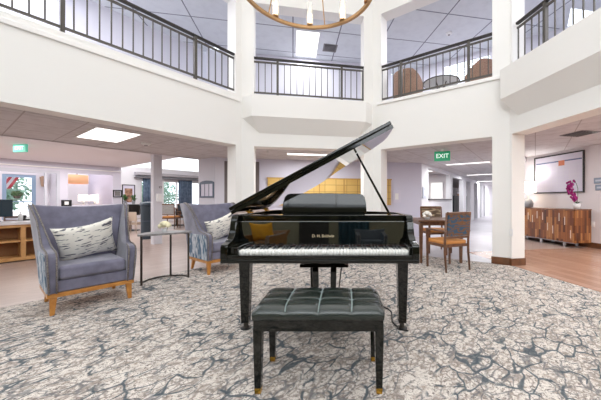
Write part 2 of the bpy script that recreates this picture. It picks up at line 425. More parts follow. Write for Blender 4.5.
def wall_holes(name, M, s0, s1, z0, z1, n0, n1, holes, m):
    """holes: (s0,s1,z0,z1)"""
    ss = sorted({s0, s1, *[h[0] for h in holes], *[h[1] for h in holes]}); zz = sorted({z0, z1, *[h[2] for h in holes], *[h[3] for h in holes]})
    b = MB()
    for a, c in zip(ss, ss[1:]):
        for d, f in zip(zz, zz[1:]):
            ms, mz = (a+c)/2, (d+f)/2
            if any(h[0] < ms < h[1] and h[2] < mz < h[3] for h in holes): continue
            b.box(a, c, n0, n1, d, f, M)
    bmesh.ops.remove_doubles(b.bm, verts=b.bm.verts, dist=1e-5)
    return struct(b.build(name, m))
WIN = [0]
def window(M, s0, s1, z0, z1, n, mull=(), trans=(), fm=softw_m, fw=.05, fd=.08, glass=True):
    WIN[0] += 1; b = MB()
    b.box(s0, s0+fw, n-fd/2, n+fd/2, z0, z1, M).box(s1-fw, s1, n-fd/2, n+fd/2, z0, z1, M).box(s0+fw, s1-fw, n-fd/2, n+fd/2, z0, z0+fw, M).box(s0+fw, s1-fw, n-fd/2, n+fd/2, z1-fw, z1, M)
    for x in mull: b.box(x-.02, x+.02, n-fd/2, n+fd/2, z0+fw, z1-fw, M)
    for z in trans: b.box(s0+fw, s1-fw, n-fd/2, n+fd/2, z-.015, z+.015, M)
    w = struct(b.build('window_%d' % WIN[0], fm))
    if glass: MB().box(s0+fw, s1-fw, n-.004, n+.004, z0+fw, z1-fw, M).build('pane', glass_m, w)
    return w

# right-centre upper back wall with a ribbon window near the ceiling
def s_at(M, n, px):
    """s where plane offset n is seen at photo column px"""
    O = M @ Vector((0, n, 0)); d = (M.to_3x3() @ Vector((1,0,0))); k = (px-CX)/F
    return (k*O.y-O.x)/(d.x-k*d.y)
m0 = 3.2
wall_holes('wall_upper_back_right_center', MRC, -1.4, lenRC+1.4, ZF-.1, 5.32, m0, m0+.12, [(s_at(MRC,m0,442), s_at(MRC,m0,492), 4.55, 5.2)], lilac_m)
window(MRC, s_at(MRC,m0,442), s_at(MRC,m0,492), 4.55, 5.2, m0+.06, mull=[s_at(MRC,m0,467), s_at(MRC,m0,480)], fm=lilac_m)
struct(MB().box(-1.4, 8.5, 3.3, 3.42, ZF-.1, 5.32, MR).build('wall_upper_back_right', lilac_m))

# lower back walls
nCk = 7.77-pC
Kc = isect(nC, 7.77, nL, nL.dot(Vector((2.34,8.4,0))))
sK = (MC.inverted() @ Kc).x
struct(MB().box(-1.1, sK, nCk, nCk+.12, 0, ZB+.05, MC).build('wall_center', mat('cool_lilac_paint', (214,212,226), .75)))
for i, px in enumerate((226.5, 257.5)):
    s = s_at(MC, nCk, px); struct(MB().box(s-.045, s+.045, nCk-.03, nCk, 0, 2.12, MC).build('trim_%d' % (i+1), mat('dark_casing', (112,104,102), .5)))
# block left of centre with the framed notice
BO = Vector((-3.32, 7.1, 0)); MBk = frame(BO, -dRC, nRC)
struct(MB().prism([(p.x, p.y) for p in (BO, BO-dRC*.80, BO-dRC*.80+nRC*.9, BO+nRC*.75+dRC*.1, BO+nRC*.42+dRC*.05)], 0, ZB+.05).build('wall_block_left', lilac_m))
# upper storey edge of the left ceiling
struct(MB().box(-1.2, 8.2, 2.5, 2.6, ZB, 3.7, frame(VL, dL, nL)).build('wall_header_left', greywall_m))

# corridor wall
MK = frame(Kc, nRC, nL)         # s away along corridor, n to the left
def sK_(px): return s_at(MK, 0, px)
piers = [(0, 0), ]
h = [(sK_(428.5), sK_(450.5), 1.14, 2.12)]
pxs = [(452.5,463), (466.5,470.5), (474,477.5), (480,481.6), (483.6,484.8)]
for a, b in pxs: h.append((sK_(a), sK_(b), 0, 2.05))
wall_holes('wall_corridor', MK, 0, 34, 0, ZB+.05, 0, .18, h, mat('corridor_white', (228,228,232), .7))
struct(MB().box(-.02, 34, 3.2, 3.3, 0, ZB+.1, MK).build('wall_back_office', lilac_m))
struct(MB().box(h[0][0]-.04, h[0][1]+.04, -.05, .2, 1.10, 1.14, MK).build('trim_sill_corridor', mat('dark_sill', (70,66,68), .4)))
struct(MB().box(33.9, 34, -3.2, 3.3, 0, ZB+.05, MK).build('wall_corridor_end', greywall_m))
struct(MB().box(1.9, 34, -3.3, -3.15, 0, ZB+.05, MK).build('wall_corridor_right', greywall_m))
struct(MB().box(3.8, 4.0, .18, 3.2, 0, ZB+.04, MK).build('wall_office_partition', greywall_m))

# right room wall
MRw = frame(nR_*6.76, dR, nR_)      # plane r = 6.76; s toward camera
def sR(px, n=0): return s_at(MRw, n, px)
sW = sR(508)
struct(MB().box(sW, 6, 0, .12, 0, 2.5, MRw).build('wall_right', mat('right_room_paint', (222,216,218), .75)))
struct(MB().box(sW, 6, -.02, 0, 0.001, .125, MRw).build('baseboard_right', base_wood_m, bevel=.004))

# left: entrance wall (p=12.4), side return, far wall (p=15.8)
def MLp(p): return frame(nL*p, -dL, nL)     # s away (to the right in the picture)
ME, MF = MLp(12.4), MLp(15.8)
def sE(px, n=0): return s_at(ME, n, px)
def sF(px, n=0): return s_at(MF, n, px)
ent_m = mat('entrance_paint', (206,202,214), .7)
wall_holes('wall_entrance', ME, sE(-60), sE(121), 0, 3.6, 0, .12, [(sE(-40), sE(60), 0, 2.02), (sE(68), sE(113), .95, 1.98)], ent_m)
struct(MB().box(sE(-60)-2, sE(122), -4.88, -.001, 2.28, 2.42, ME).build('ceiling_entrance', mat('entrance_ceiling', (238,236,242), .7)))
struct(MB().box(sE(-60), sE(121), -.03, -.001, 2.10, 2.13, ME).build('trim_entrance_crown', softw_m))
struct(MB().box(sE(121)-.12, sE(121), .12, 3.4, 0, 3.6, ME).build('wall_lounge_side', ent_m))
struct(MB().box(sE(62.5), sE(62.5)+.12, .12, 3.4, 0, 3.6, ME).build('wall_lounge_partition', ent_m))
struct(MB().box(sE(121), sE(121)+.01, 0.0, .01, 0, .01, ME).build('trim_lounge_corner', softw_m))
fh = [(sF(163), sF(205), .7, 2.08), (sF(141), sF(152), .7, 2.08), (sF(124), sF(206), 2.66, 3.45)]
wall_holes('wall_far_left', MF, sE(62.5), sF(232), 0, 3.6, 0, .15, fh+[(sF(69.5), sF(70), 1.2, 1.201)], mat('lounge_paint', (226,224,226), .7))
window(MF, sF(163), sF(205), .7, 2.08, .07, mull=[sF(177), sF(192)])
window(MF, sF(141), sF(152), .7, 2.08, .07)
window(MF, sF(124), sF(206), 2.66, 3.45, .07)
struct(MB().box(sF(134), sF(206), -.28, -.001, 2.30, 2.44, MF).build('trim_valance', mat('valance_grey', (176,172,176), .6), bevel=.01))
struct(MB().box(sF(134), sF(206), -.22, -.001, 2.16, 2.2, MF).build('trim_curtain_rod_board', mat('valance_dark', (120,116,120), .6)))
struct(MB().box(-22, 14, -8.6, .2, 3.6, 3.7, MF).build('ceiling_lounge', mat('lounge_ceiling', (232,230,232), .8)))
# entrance doors: aluminium framing, open glass leaf, outer wall and outer window
b = MB(); s0, s1 = sE(-40), sE(60)
b.box(s0, s1, .0, .1, 1.92, 2.02, ME).box(s1-.07, s1, 0, .1, 0, 1.92, ME).box(sE(46)-.03, sE(46)+.03, 0, .1, 0, 1.92, ME)
dr = struct(b.build('door_1', mat('pale_door_frame', (190,190,200), .45)))
MB().box(sE(46)+.03, s1-.07, .045, .053, 0.02, 1.92, ME).build('pane', glass_m, dr)
MO = MLp(14.2)
def sO(px): return s_at(MO, 0, px)
wall_holes('wall_vestibule', MO, sE(-60)-2, sO(60), 0, 3.6, 0, .12, [(sO(2), sO(36), .25, 1.95)], mat('vestibule_paint', (226,222,230), .7))
window(MO, sO(2), sO(36), .25, 1.95, .06, trans=[1.05], fm=frost_frame_m, fw=.09)
struct(MB().box(-22, 0, -.2, 1.9, 2.5, 2.6, ME).build('ceiling_vestibule', ent_m))
# outer ground and far garden
struct(MB().box(-40, 30, .5, 25, -.12, -.02, MF).build('ground_outdoor', ground_m))

# hall ceiling, and the sides behind the camera
hp = [VL+dL*8.3, VL, VC, VR, VR+dR*8.7]
hp2 = [p+(p-Vector((0,2,0))).normalized()*.35 for p in hp]
struct(MB().prism([(p.x,p.y) for p in hp2], ZH, ZH+.1).build('ceiling_hall', mat('hall_ceiling', (236,234,230), .8)))
MB_back = frame(Vector((0,-4.3,0)), Vector((1,0,0)), Vector((0,-1,0)))
wall_holes('wall_back', MB_back, -12, 12, 0, ZH, 0, .12, [(-3.6,3.0,2.7,5.7)], mat('back_wall_paint', (118,116,92), .7))
window(MB_back, -3.6, 3.0, 2.7, 5.7, .06, mull=[-1.95,-.3,1.35], trans=[4.2])  # unseen window, added to light the columns and hall from the front
d2 = struct(MB().box(-1.42, -.5, -4.3, -4.26, 0, 2.1).build('door_2', black_m))
MB().box(-.62, -.58, -4.26, -4.2, .95, 1.05).build('door_handle', steel_m, d2)

# ------------------------------------------------------------------ railings
def railing(label, M, s0, s1, posts, n=.06, z0=ZF+.012, gap=.13):
    t = thing('balcony_railing', label, 'railing', (M @ Vector((0,0,z0))), math.atan2(M[1][0], M[0][0]), 'balcony railings round the hall')
    sgn = 1 if (M.to_3x3().determinant() > 0) else -1
    nn = n*sgn
    zt = .80
    MB().box(s0-.03, s1+.03, nn-.03, nn+.03, zt-.04, zt).build('handrail', hand_m, t, bevel=.008)
    MB().box(s0-.02, s1+.02, nn-.015, nn+.015, zt-.11, zt-.08).build('upper_rail', rail_m, t)
    MB().box(s0, s1, nn-.015, nn+.015, .055, .085).build('lower_rail', rail_m, t)
    x = s0; xs = []
    while x <= s1+.001: xs.append(x); x += gap
    bm0 = None
    for x in xs:
        if any(abs(x-p) < .05 for p in posts): continue
        if bm0 is None:
            bm0 = MB().box(-.008, .008, -.008, .008, .085, zt-.11).build('baluster', rail_m, t, loc=(x, nn, 0))
        else:
            c = bm0.copy(); COL.objects.link(c); c.parent = t; c.location = (x, nn, 0)
    for p in posts: MB().box(p-.022, p+.022, nn-.03, nn+.03, 0, zt-.04).build('post', rail_m, t)
    MB().box(s1-.012, s1+.012, nn-.01, nn+.01, .055, zt-.04).build('end_bar', rail_m, t)
railing('long dark metal railing along the left balcony', ML, .13, 7.6, [s_at(ML,.0,p) for p in (197, 63.5)]+[3.6, 4.8, 6.0])
railing('short dark metal railing on the middle balcony above the white box front', MC, .2, lenC-.2, [s_at(MC,0,277.5), s_at(MC,0,342)], n=.05, z0=ZF+.03)
railing('dark metal railing before the upstairs brown chairs and round table', MRC, .2, lenRC-.18, [s_at(MRC,0,400), s_at(MRC,0,468)])
railing('dark metal railing along the balcony at the far right', MR, .12, 7.6, [s_at(MR,0,542), 1.6, 2.8, 4.0, 5.2])

def area(name, loc, sx_, sy_, power, rot=(0,0,0), col=(1,1,1)):
    ld = bpy.data.lights.new(name, 'AREA'); ld.shape = 'RECTANGLE'; ld.size = sx_; ld.size_y = sy_; ld.energy = power; ld.color = col
    o = bpy.data.objects.new(name, ld); COL.objects.link(o); o.location = loc; o.rotation_euler = rot; return o
# ------------------------------------------------------------------ ceiling fittings
def ceiling_light(label, c, dvec, L, W, z, power, group='ceiling light panels', em=True, fm=softw_m):
    t = thing('ceiling_light', label, 'ceiling light', (c[0], c[1], z), math.atan2(dvec.y, dvec.x), group)
    b = MB(); o = .02
    b.box(-L/2-o, L/2+o, -W/2-o, -W/2, -.012, .002).box(-L/2-o, L/2+o, W/2, W/2+o, -.012, .002).box(-L/2-o, -L/2, -W/2, W/2, -.012, .002).box(L/2, L/2+o, -W/2, W/2, -.012, .002)
    b.build('frame', fm, t)
    MB().box(-L/2, L/2, -W/2, W/2, -.006, -.001).build('diffuser', glow_m, t)
    if power:
        ld = bpy.data.lights.new('panel_lamp', 'AREA'); ld.shape = 'RECTANGLE'; ld.size = L; ld.size_y = W; ld.energy = power; ld.color = (.97,.985,1)
        lo = bpy.data.objects.new('panel_lamp', ld); COL.objects.link(lo); lo.parent = t; lo.location = (0,0,-.03)
        lo.visible_glossy = False if False else True
def gpt(px, py, c):   # point on a ceiling c above eye height
    d = CY-py; Y = F*c/d; return Vector(((px-CX)/F*Y, Y, 0))
P = 1.0
c = gpt(108, 135.3, ZB-H); ceiling_light('large square-looking bright panel in the lower ceiling at left', c, dRC, 1.12, .56, ZB, 24)
c = VL+nL*1.3+dL*5.2; ceiling_light('bright panel in the lower left ceiling nearest the camera', c, dRC, 1.12, .56, ZB, 24)
c = gpt(311, 154.3, ZB+.004-H); ceiling_light('narrow bright panel in the ceiling behind the raised piano lid', c, dC, 1.12, .25, ZB+.004, 36)
Zc = ZB+.008-H
c = gpt(467, 163.2, Zc); ceiling_light('nearest bright strip on the corridor ceiling', c, dRC, 1.2, .2, ZB+.008, 45)
c = gpt(483, 174.3, Zc); ceiling_light('second bright strip on the corridor ceiling', c, dRC, 1.3, .25, ZB+.008, 45)
c = gpt(490, 181, Zc); ceiling_light('third bright strip on the corridor ceiling', c, dRC, 1.4, .3, ZB+.008, 45)
c = gpt(496, 188.5, Zc); ceiling_light('farthest bright strip on the corridor ceiling', c, dRC, 1.4, .35, ZB+.008, 160)
c = gpt(307, 44.5, 5.304-H); ceiling_light('bright panel in the upstairs ceiling above the middle balcony', c, nC, 1.2, .56, 5.304, 32)
for sc0, lab in ((1.6,'upstairs ceiling panel over the left walkway beside the column'), (4.8,'upstairs ceiling panel over the left walkway farther from the column')):
    c = VL+dL*sc0+nL*1.4
    if sc0 > 3: ceiling_light(lab, c, nL, 1.2, .56, 5.3, 60)
c = VR+nR_*1.7+dR*3.2; ceiling_light('bright panel in the right alcove ceiling toward the camera', c, dR, 1.12, .56, 2.36, 115)
c = VR+nR_*2.2+dR*.5
area('alcove_fill_light', (c.x, c.y, 2.35), 1.6, .8, 38, rot=(0,0,math.atan2(dR.y, dR.x)))  # added fill lamp without a fitting, brightens the alcove wall
c = Kc+nRC*2.4-dRC*1.0; ceiling_light('bright panel on the office ceiling seen through the corridor window', c, dRC, 1.2, .3, ZB+.008, 40)

def vent(label, c, dv, z, w=.4):
    t = thing('ceiling_vent', label, 'vent', (c.x, c.y, z), math.atan2(dv.y, dv.x), 'ceiling vents')
    MB().box(-w/2-.04, w/2+.04, -w/2-.04, w/2+.04, -.008, .0).build('frame', vent_m, t)
    MB().box(-w/2, w/2, -w/2, w/2, -.012, -.008).build('backing', ventdark_m, t)
    for k in range(5):
        y = -w/2+w*(k+.5)/5; MB().box(-w/2, w/2, y-.012, y+.012, -.02, -.012).build('slat', vent_m, t)
vent('large air vent in the right alcove ceiling', gpt(580, 133.5, 1.26), dR, 2.36, .36)
vent('small air vent in the upstairs ceiling beside the bright panel', gpt(330, 48, 5.304-H), dC, 5.304, .30)
def detector(label, c, z):
    t = thing('smoke_detector', label, 'smoke detector', (c.x, c.y, z), 0, 'round ceiling detectors')
    MB().lathe([(.075,0),(.075,-.02),(.055,-.045)], 20).build('base', white_m, t, smooth=False)
    MB().lathe([(.03,-.045),(.03,-.055)], 14).build('sensor', vent_m, t)
detector('white detector on the lower left ceiling beside the square panel', gpt(146, 143, ZB-H), ZB)
detector('pale round detector on the upstairs ceiling above the round table', gpt(449, 33, 5.308-H), 5.308)
def sprinkler(label, c, z):
    t = thing('ceiling_sprinkler', label, 'sprinkler', (c.x, c.y, z), 0, 'ceiling sprinklers')
    MB().lathe([(.03,0),(.03,-.006),(.008,-.01),(.008,-.035),(.018,-.036),(.018,-.04)], 12).build('head', steel_m, t)
sprinkler('small sprinkler on the ceiling right of the left column', gpt(268, 151, ZB-H), ZB+.004)
sprinkler('small sprinkler hanging from the corridor ceiling above the first strip', gpt(475, 158, ZB-H), ZB+.008)

for k_, ss in enumerate((13.5, 18.5, 24.5)):  # extra strips put in to brighten the dark far end of the corridor
    c = MK @ Vector((ss, -1.6, 0)); ceiling_light(('fifth','sixth','seventh')[k_]+' added fill strip far down the corridor ceiling, counted from the camera', c, dRC, 1.4, .35, ZB+.008, 110)
# exit signs
t = thing('exit_sign', 'green lit exit sign hanging from the corridor ceiling', 'exit sign', at(442.2, 149.8, 6.05)[:2]+(ZB+.008,), math.atan2(dRC.y, dRC.x)+.35, 'exit signs')
MB().box(-.03,.03,-.015,.015,-.05,0).build('mount', softw_m, t)
MB().box(-.165,.165,-.022,.022,-.26,-.05).build('face', green_sign_m, t, bevel=.008)
text('lettering', 'EXIT', .13, text_white_m, t, (0,-.0235,-.155), (PI/2,0,0))
t = thing('exit_sign', 'pale green exit sign under the white entrance ceiling at far left', 'exit sign', (gx(20.5,5.9), 5.9, 2.28), -.15, 'exit signs')
MB().box(-.165,.165,-.022,.022,-.165,0).build('face', pale_green_m, t, bevel=.006)
text('lettering', 'EXIT', .11, text_white_m, t, (0,-.0235,-.083), (PI/2,0,0))

# ------------------------------------------------------------------ chandelier
cx, cy, zr, R = -.46, 3.38, 3.70, .83
t = thing('ring_chandelier', 'bronze ring chandelier with glass candle tubes hanging over the piano', 'chandelier', (cx, cy, zr))
b = MB(); N = 72
prof = [(R-.028,-.014),(R+.012,-.014),(R+.012,.026),(R-.028,.026)]
rings = [[b.bm.verts.new((r*math.cos(2*PI*k/N), r*math.sin(2*PI*k/N), z)) for r, z in prof] for k in range(N)]
for k in range(N):
    for j in range(4): b.bm.faces.new((rings[k][j], rings[k][(j+1)%4], rings[(k+1)%N][(j+1)%4], rings[(k+1)%N][j]))
b.build('ring', bronze_m, t)
gt = bpy.data.materials.new('clear_tube_glass'); gt.use_nodes = True
gt.node_tree.nodes['Principled BSDF'].inputs['Base Color'].default_value = (1,.97,.92,1)
gt.node_tree.nodes['Principled BSDF'].inputs['Alpha'].default_value = .28; gt.node_tree.nodes['Principled BSDF'].inputs['Roughness'].default_value = .05
first = {}
for k in range(10):
    a = math.radians(95+36*k); p = (R*math.cos(a)-.008*math.cos(a), R*math.sin(a)-.008*math.sin(a), 0)
    if not first:
        cup = MB().lathe([(.012,.026),(.045,.03),(.045,.05),(.02,.055)], 16).build('candle_cup', bronze_m, t, loc=p)
        MB().lathe([(.042,.05),(.042,.36),(.039,.36),(.039,.05)], 18).build('glass_tube', gt, cup)
        MB().lathe([(.012,.055),(.014,.10),(.02,.14),(.014,.19),(.004,.22)], 12).build('bulb', bulb_m, cup)
        first['c'] = cup
    else:
        c2 = copy_tree(first['c'], t); c2.location = p
for k in range(6):
    a = math.radians(79+60*k)
    MB().tube([(R*math.cos(a)*.985, R*math.sin(a)*.985, .02), (.03*math.cos(a), .03*math.sin(a), 1.9)], .008, 8).build('rod', bronze_m, t)
MB().tube([(0,0,1.86), (0,0,ZH-zr-.04)], .014, 10).build('stem', bronze_m, t)
MB().lathe([(.09,0),(.09,.04)], 20, (0,0,ZH-zr-.045)).build('canopy', bronze_m, t)

# ------------------------------------------------------------------ grand piano
PX, PY = -.177, 1.95
t = thing('grand_piano', 'glossy black grand piano with raised lid', 'piano', (PX, PY, 0.008))
piano = t
hw = .70
# outline in plan (local), counter-clockwise; u = x+hw
bent = [(1.40,.30),(1.40,.60),(1.385,.72),(1.32,.82),(1.20,.92),(1.05,1.02),(.92,1.13),(.82,1.25),(.73,1.37),(.60,1.47),(.42,1.52),(.24,1.50),(.10,1.42),(.02,1.28),(0,1.1)]
bent = [(u-hw, w) for u, w in bent]
outline = [(-hw,.25),(hw,.25)]+bent
def inset(poly, d):
    out = []; n = len(poly)
    for i in range(n):
        p0, p1, p2 = Vector(poly[i-1]+(0,)), Vector(poly[i]+(0,)), Vector(poly[(i+1)%n]+(0,))
        a = (p1-p0).normalized(); c_ = (p2-p1).normalized()
        n1 = Vector((-a.y,a.x,0)); n2 = Vector((-c_.y,c_.x,0)); m = (n1+n2).normalized()
        q = p1+m*d/max(.4, m.dot(n1)); out.append((q.x,q.y))
    return out
inn = inset(outline, .045)
b = MB(); z0, z1 = .665, .975
lo = [b.bm.verts.new((x,y,z0)) for x,y in outline]; lt = [b.bm.verts.new((x,y,z1)) for x,y in outline]
io = [b.bm.verts.new((x,y,z0)) for x,y in inn]; it = [b.bm.verts.new((x,y,z1)) for x,y in inn]
n = len(outline)
for i in range(1, n):
    j = (i+1)%n
    b.bm.faces.new((lo[i],lo[j],lt[j],lt[i])); b.bm.faces.new((io[j],io[i],it[i],it[j])); b.bm.faces.new((lt[i],lt[j],it[j],it[i])); b.bm.faces.new((lo[j],lo[i],io[i],io[j]))
for i in (0,1): b.bm.faces.new((lo[i],lt[i],it[i],io[i]))
b.build('case_rim', ebony_m, t, bevel=.004)
MB().prism(inset(outline,.046), .68, .70).build('bottom_board', black_m, t)
MB().prism(inset(outline,.05), .84, .86).build('soundboard', mat('spruce_soundboard', (205,160,96), .35, coat=.5), t)
pl = inset(outline, .075); pl = [(x, max(y,.52)) for x, y in pl]
plp = MB().prism(pl, .90, .915).build('iron_plate', goldplate_m, t)
st = MB()
for k in range(40):
    x = -hw+.12+k*.03
    ymax = 1.35 if x < -.1 else 1.35-(x+.1)*.85
    st.tube([(x,.56,.925), (x*.92-.03, max(.75,ymax), .925)], .0012, 4)
o = st.build('strings', steel_m, t); o['kind'] = 'stuff'
MB().box(-.62,.62,.46,.52,.88,.955).build('pin_block', goldplate_m, t)
MB().box(-hw+.045,hw-.045,.25,.285,.925,.972).build('front_rail', ebony_m, t, bevel=.004)
MB().box(-hw+.045,hw-.045,.285,.46,.955,.968).build('music_shelf', ebony_m, t, bevel=.003)
# keybed, key slip, cheeks
MB().box(-hw,hw,.0,.5,.645,.672).build('keybed', ebony_m, t, bevel=.004)
MB().box(-hw+.05,hw-.05,.0,.035,.672,.703).build('key_slip', ebony_m, t, bevel=.004)
kx0 = -.765-PX; kw = 1.223/52
for s in (-1,1):
    xa = s*hw; xb = s*(hw-.05)
    prof = [(0,.672),(0,.755),(.01,.775),(.07,.785),(.11,.80),(.14,.83),(.16,.87),(.175,.92),(.19,.955),(.21,.972),(.26,.975),(.26,.672)]
    MB().prism(prof, min(xa,xb), max(xa,xb), lambda y,z,x: (x,y,z)).build('cheek', ebony_m, t, bevel=.004)
MB().box(-hw+.05, kx0-.002, .035, .24, .672, .752).build('key_block', ebony_m, t, bevel=.004)
MB().box(kx0+1.223+.002, hw-.05, .035, .24, .672, .752).build('key_block', ebony_m, t, bevel=.004)
wk = None
for i in range(52):
    if wk is None:
        wk = MB().box(.0006,kw-.0006,0,.152,.69,.728).build('white_key', ivory_m, t, loc=(kx0,.05,0), bevel=.0012); wk.modifiers.clear()
    else:
        c2 = wk.copy(); COL.objects.link(c2); c2.parent = t; c2.location = (kx0+i*kw,.05,0)
bk = None
for i in range(51):
    if i % 7 in (0, 2, 3, 5, 6):   # A B | C D E F G with A at i=0
        x = kx0+(i+1)*kw
        if bk is None:
            bk = MB().frustum((0,.05,.726),(.0062,.05),(0,.052,.744),(.0048,.046)).build('black_key', bkey_m, t, loc=(x,.102,0))
        else:
            c2 = bk.copy(); COL.objects.link(c2); c2.parent = t; c2.location = (x,.102,0)
MB().box(-hw+.05,hw-.05,.205,.22,.735,.742).build('felt_strip', felt_m, t)
fb = MB().prism([(.222,.738),(.24,.738),(.25,.925),(.229,.925)], -hw+.052, hw-.052, lambda y,z,x: (x,y,z)).build('fallboard', mirror_m, t, bevel=.003)
text('maker_lettering', 'D. H. Baldwin', .031, gold_text_m, t, (.005+(322.5-CX)/F*2.18-PX, .2235, .81), (PI/2-.037,0,0), .0008)
# music desk
mdx0, mdx1 = gx(282.5,2.46)-PX, gx(366.5,2.46)-PX
w = mdx1-mdx0
pr = [(0,0),(w,0),(w-.006,.08),(w-.018,.135),(w-.035,.155),(w-.06,.163),(w/2,.170),(.075,.166),(.045,.158),(.022,.135),(.008,.08)]
M_ = Matrix.Translation((mdx0,.48,.985)) @ Matrix.Rotation(-.14,4,'X')
MB().prism(pr, 0, .016, lambda x,z,y: M_ @ Vector((x,y,z))).build('music_desk', ebony_m, t, bevel=.004)
MB().box(mdx0+.02,mdx1-.02,.43,.50,.968,.985).build('music_desk_base', ebony_m, t)
# lid
ang = math.radians(28.3)
ML_ = Matrix.Translation((-hw-.018,.25,.976)) @ Matrix.Rotation(-ang,4,'Y')
lid = [(0,0),(1.455,0),(1.455,.36),(1.43,.48),(1.35,.58),(1.22,.68),(1.07,.79),(.94,.90),(.84,1.02),(.75,1.14),(.62,1.24),(.43,1.29),(.24,1.27),(.09,1.18),(.01,1.04),(0,.9)]
lo_ = MB().prism(lid, 0, .028, lambda u,w,z: ML_ @ Vector((u,w,z))).build('lid', mirror_m, t)
lo_.data.materials.append(ebony_m)
for p in lo_.data.polygons: p.material_index = 0 if len(p.vertices) > 6 else 1
MB().prism([(.0,.0),(1.455,.0),(1.455,.30),(0,.30)], .032, .062, lambda u,w,z: ML_ @ Vector((u,w,z))).build('lid_front_flap', ebony_m, t, bevel=.005)
for w_ in (.35,.9):
    MB().box(-hw-.018,-hw+.012,w_+.25,w_+.33,.95,.985).build('lid_hinge', brass_m, t)
pb = Vector(at(391.5,213,2.45))-Vector((PX,PY,0)); pb.z = .935
uu = .98
ptp = ML_ @ Vector((1.135,.31,-.004))
MB().tube([pb, ptp], [.011,.009], 8).build('prop_stick', ebony_m, t)
MB().box(pb.x-.02,pb.x+.02,pb.y-.02,pb.y+.02,.916,.936).build('prop_socket', brass_m, t)
# legs
for lx, ly in ((gx(246,2.37)-PX,.42),(gx(402,2.37)-PX,.42),(gx(316,3.2)-PX-.02,1.22)):
    lg = MB().frustum((lx,ly,.665),(.05,.05),(lx,ly,.60),(.05,.05)).frustum((lx,ly,.60),(.046,.046),(lx,ly,.055),(.032,.032)).build('leg', ebony_m, t, bevel=.004)
    MB().lathe([(.030,0),(.032,.012),(.02,.02),(.018,.058)], 14, (lx,ly,.0)).build('caster', iron_m, lg)
    if ly < 1: MB().lathe([(.045,0),(.045,.008),(.03,.012)], 18, (lx,ly,.0)).build('caster_cup', black_m, lg)
# pedal lyre
ly = .45; cxl = gx(324.7,2.4)-PX
lyr = MB().box(cxl-.205,cxl+.205,ly-.07,ly+.08,.525,.55).box(cxl-.17,cxl+.17,ly-.05,ly+.05,.55,.645).build('lyre_block', ebony_m, t, bevel=.003)
for s in (-1,1): MB().frustum((cxl+s*.078,ly,.525),(.026,.02),(cxl+s*.07,ly,.15),(.022,.018)).build('lyre_column', ebony_m, t, bevel=.003)
MB().box(cxl-.13,cxl+.13,ly-.05,ly+.06,.06,.15).build('pedal_box', ebony_m, t, bevel=.006)
for k in (-1,0,1): MB().prism([(ly-.20,.05),(ly-.05,.075),(ly-.05,.088),(ly-.20,.066)], cxl+k*.065-.014, cxl+k*.065+.014, lambda y,z,x:(x,y,z)).build('pedal', brass_m, t, bevel=.003)
for s in (-1,1): MB().tube([(cxl+s*.10,ly+.04,.14),(cxl+s*.17,ly+.33,.665)], .006, 6).build('lyre_brace', ebony_m, t)

# ------------------------------------------------------------------ piano bench
fx0, fx1 = gx(258.5,1.58), gx(379,1.58); rx0, rx1 = fx0, fx1
bxc = (fx0+fx1)/2; hwb = (fx1-fx0)/2
t = thing('piano_bench', 'black tufted leather piano bench with brass tipped legs', 'bench', (bxc, 1.58, .008), 0)
hb = hwb+.018
for sx in (-1,1):
    for yy in (.0,.315):
        lg = MB().frustum((sx*hwb,yy,.03),(.018,.018),(sx*hwb,yy,.37),(.025,.025)).build('leg', ebony_m, t, bevel=.002)
        MB().frustum((sx*hwb,yy,0),(.0165,.0165),(sx*hwb,yy,.032),(.0185,.0185)).build('brass_ferrule', brass_m, lg)
MB().box(-hb-.005,hb+.005,-.025,.34,.355,.422).build('apron', ebony_m, t, bevel=.003)
b = MB(); NX, NY = 64, 36; X0, X1, Y0, Y1 = -hb-.02, hb+.02, -.04, .355
def cush(u, v_):
    u = .5+(u-.5)*(1-.03*(2*v_-1)**4); 
    x = X0+(X1-X0)*u; y = Y0+(Y1-Y0)*v_
    ex = min(u, 1-u)*(X1-X0); ey = min(v_, 1-v_)*(Y1-Y0); e_ = min(ex, ey)
    z = .452+.038*(1-max(0,1-ex/.06)**2.4)*(1-max(0,1-ey/.06)**2.4)**.9+.012*math.sin(PI*u)*math.sin(PI*v_)
    s_ = 0
    for k in (1,2,3): s_ = max(s_, math.exp(-((x-(X0+(X1-X0)*k/4))/.006)**2))
    for k in (1,2): s_ = max(s_, math.exp(-((y-(Y0+(Y1-Y0)*k/3))/.006)**2))
    puff = abs(math.sin(4*PI*u))**.5*abs(math.sin(3*PI*v_))**.5
    return Vector((x, y, z-.010*s_+.006*puff))
grid = [[b.bm.verts.new(cush(i/NX, j/NY)) for j in range(NY+1)] for i in range(NX+1)]
for i in range(NX):
    for j in range(NY): b.bm.faces.new((grid[i][j], grid[i+1][j], grid[i+1][j+1], grid[i][j+1]))
edge = [grid[i][0] for i in range(NX+1)]+[grid[NX][j] for j in range(1,NY+1)]+[grid[i][NY] for i in range(NX-1,-1,-1)]+[grid[0][j] for j in range(NY-1,0,-1)]
lows = [b.bm.verts.new((v.co.x*.992, v.co.y if 0 else (v.co.y-.157)*.985+.157, .423)) for v in edge]
for i in range(len(edge)):
    j = (i+1)%len(edge); b.bm.faces.new((edge[i], lows[i], lows[j], edge[j]))
b.bm.faces.new(lows)
b.build('cushion', leather_m, t, smooth=True)
sm = MB()
for k in (1,2,3):
    u = k/4; sm.tube([cush(u, .03+.94*j/24)+Vector((0,0,.004)) for j in range(25)], .0042, 6)
for k in (1,2):
    v_ = k/3; sm.tube([cush(.02+.96*j/40, v_)+Vector((0,0,.004)) for j in range(41)], .0042, 6)
sm.build('cushion_seams', seam_m, t, smooth=True)
MB().tube([(hwb+.02,.17,.39),(hwb+.045,.17,.39)], .02, 14).build('height_knob', black_m, t)

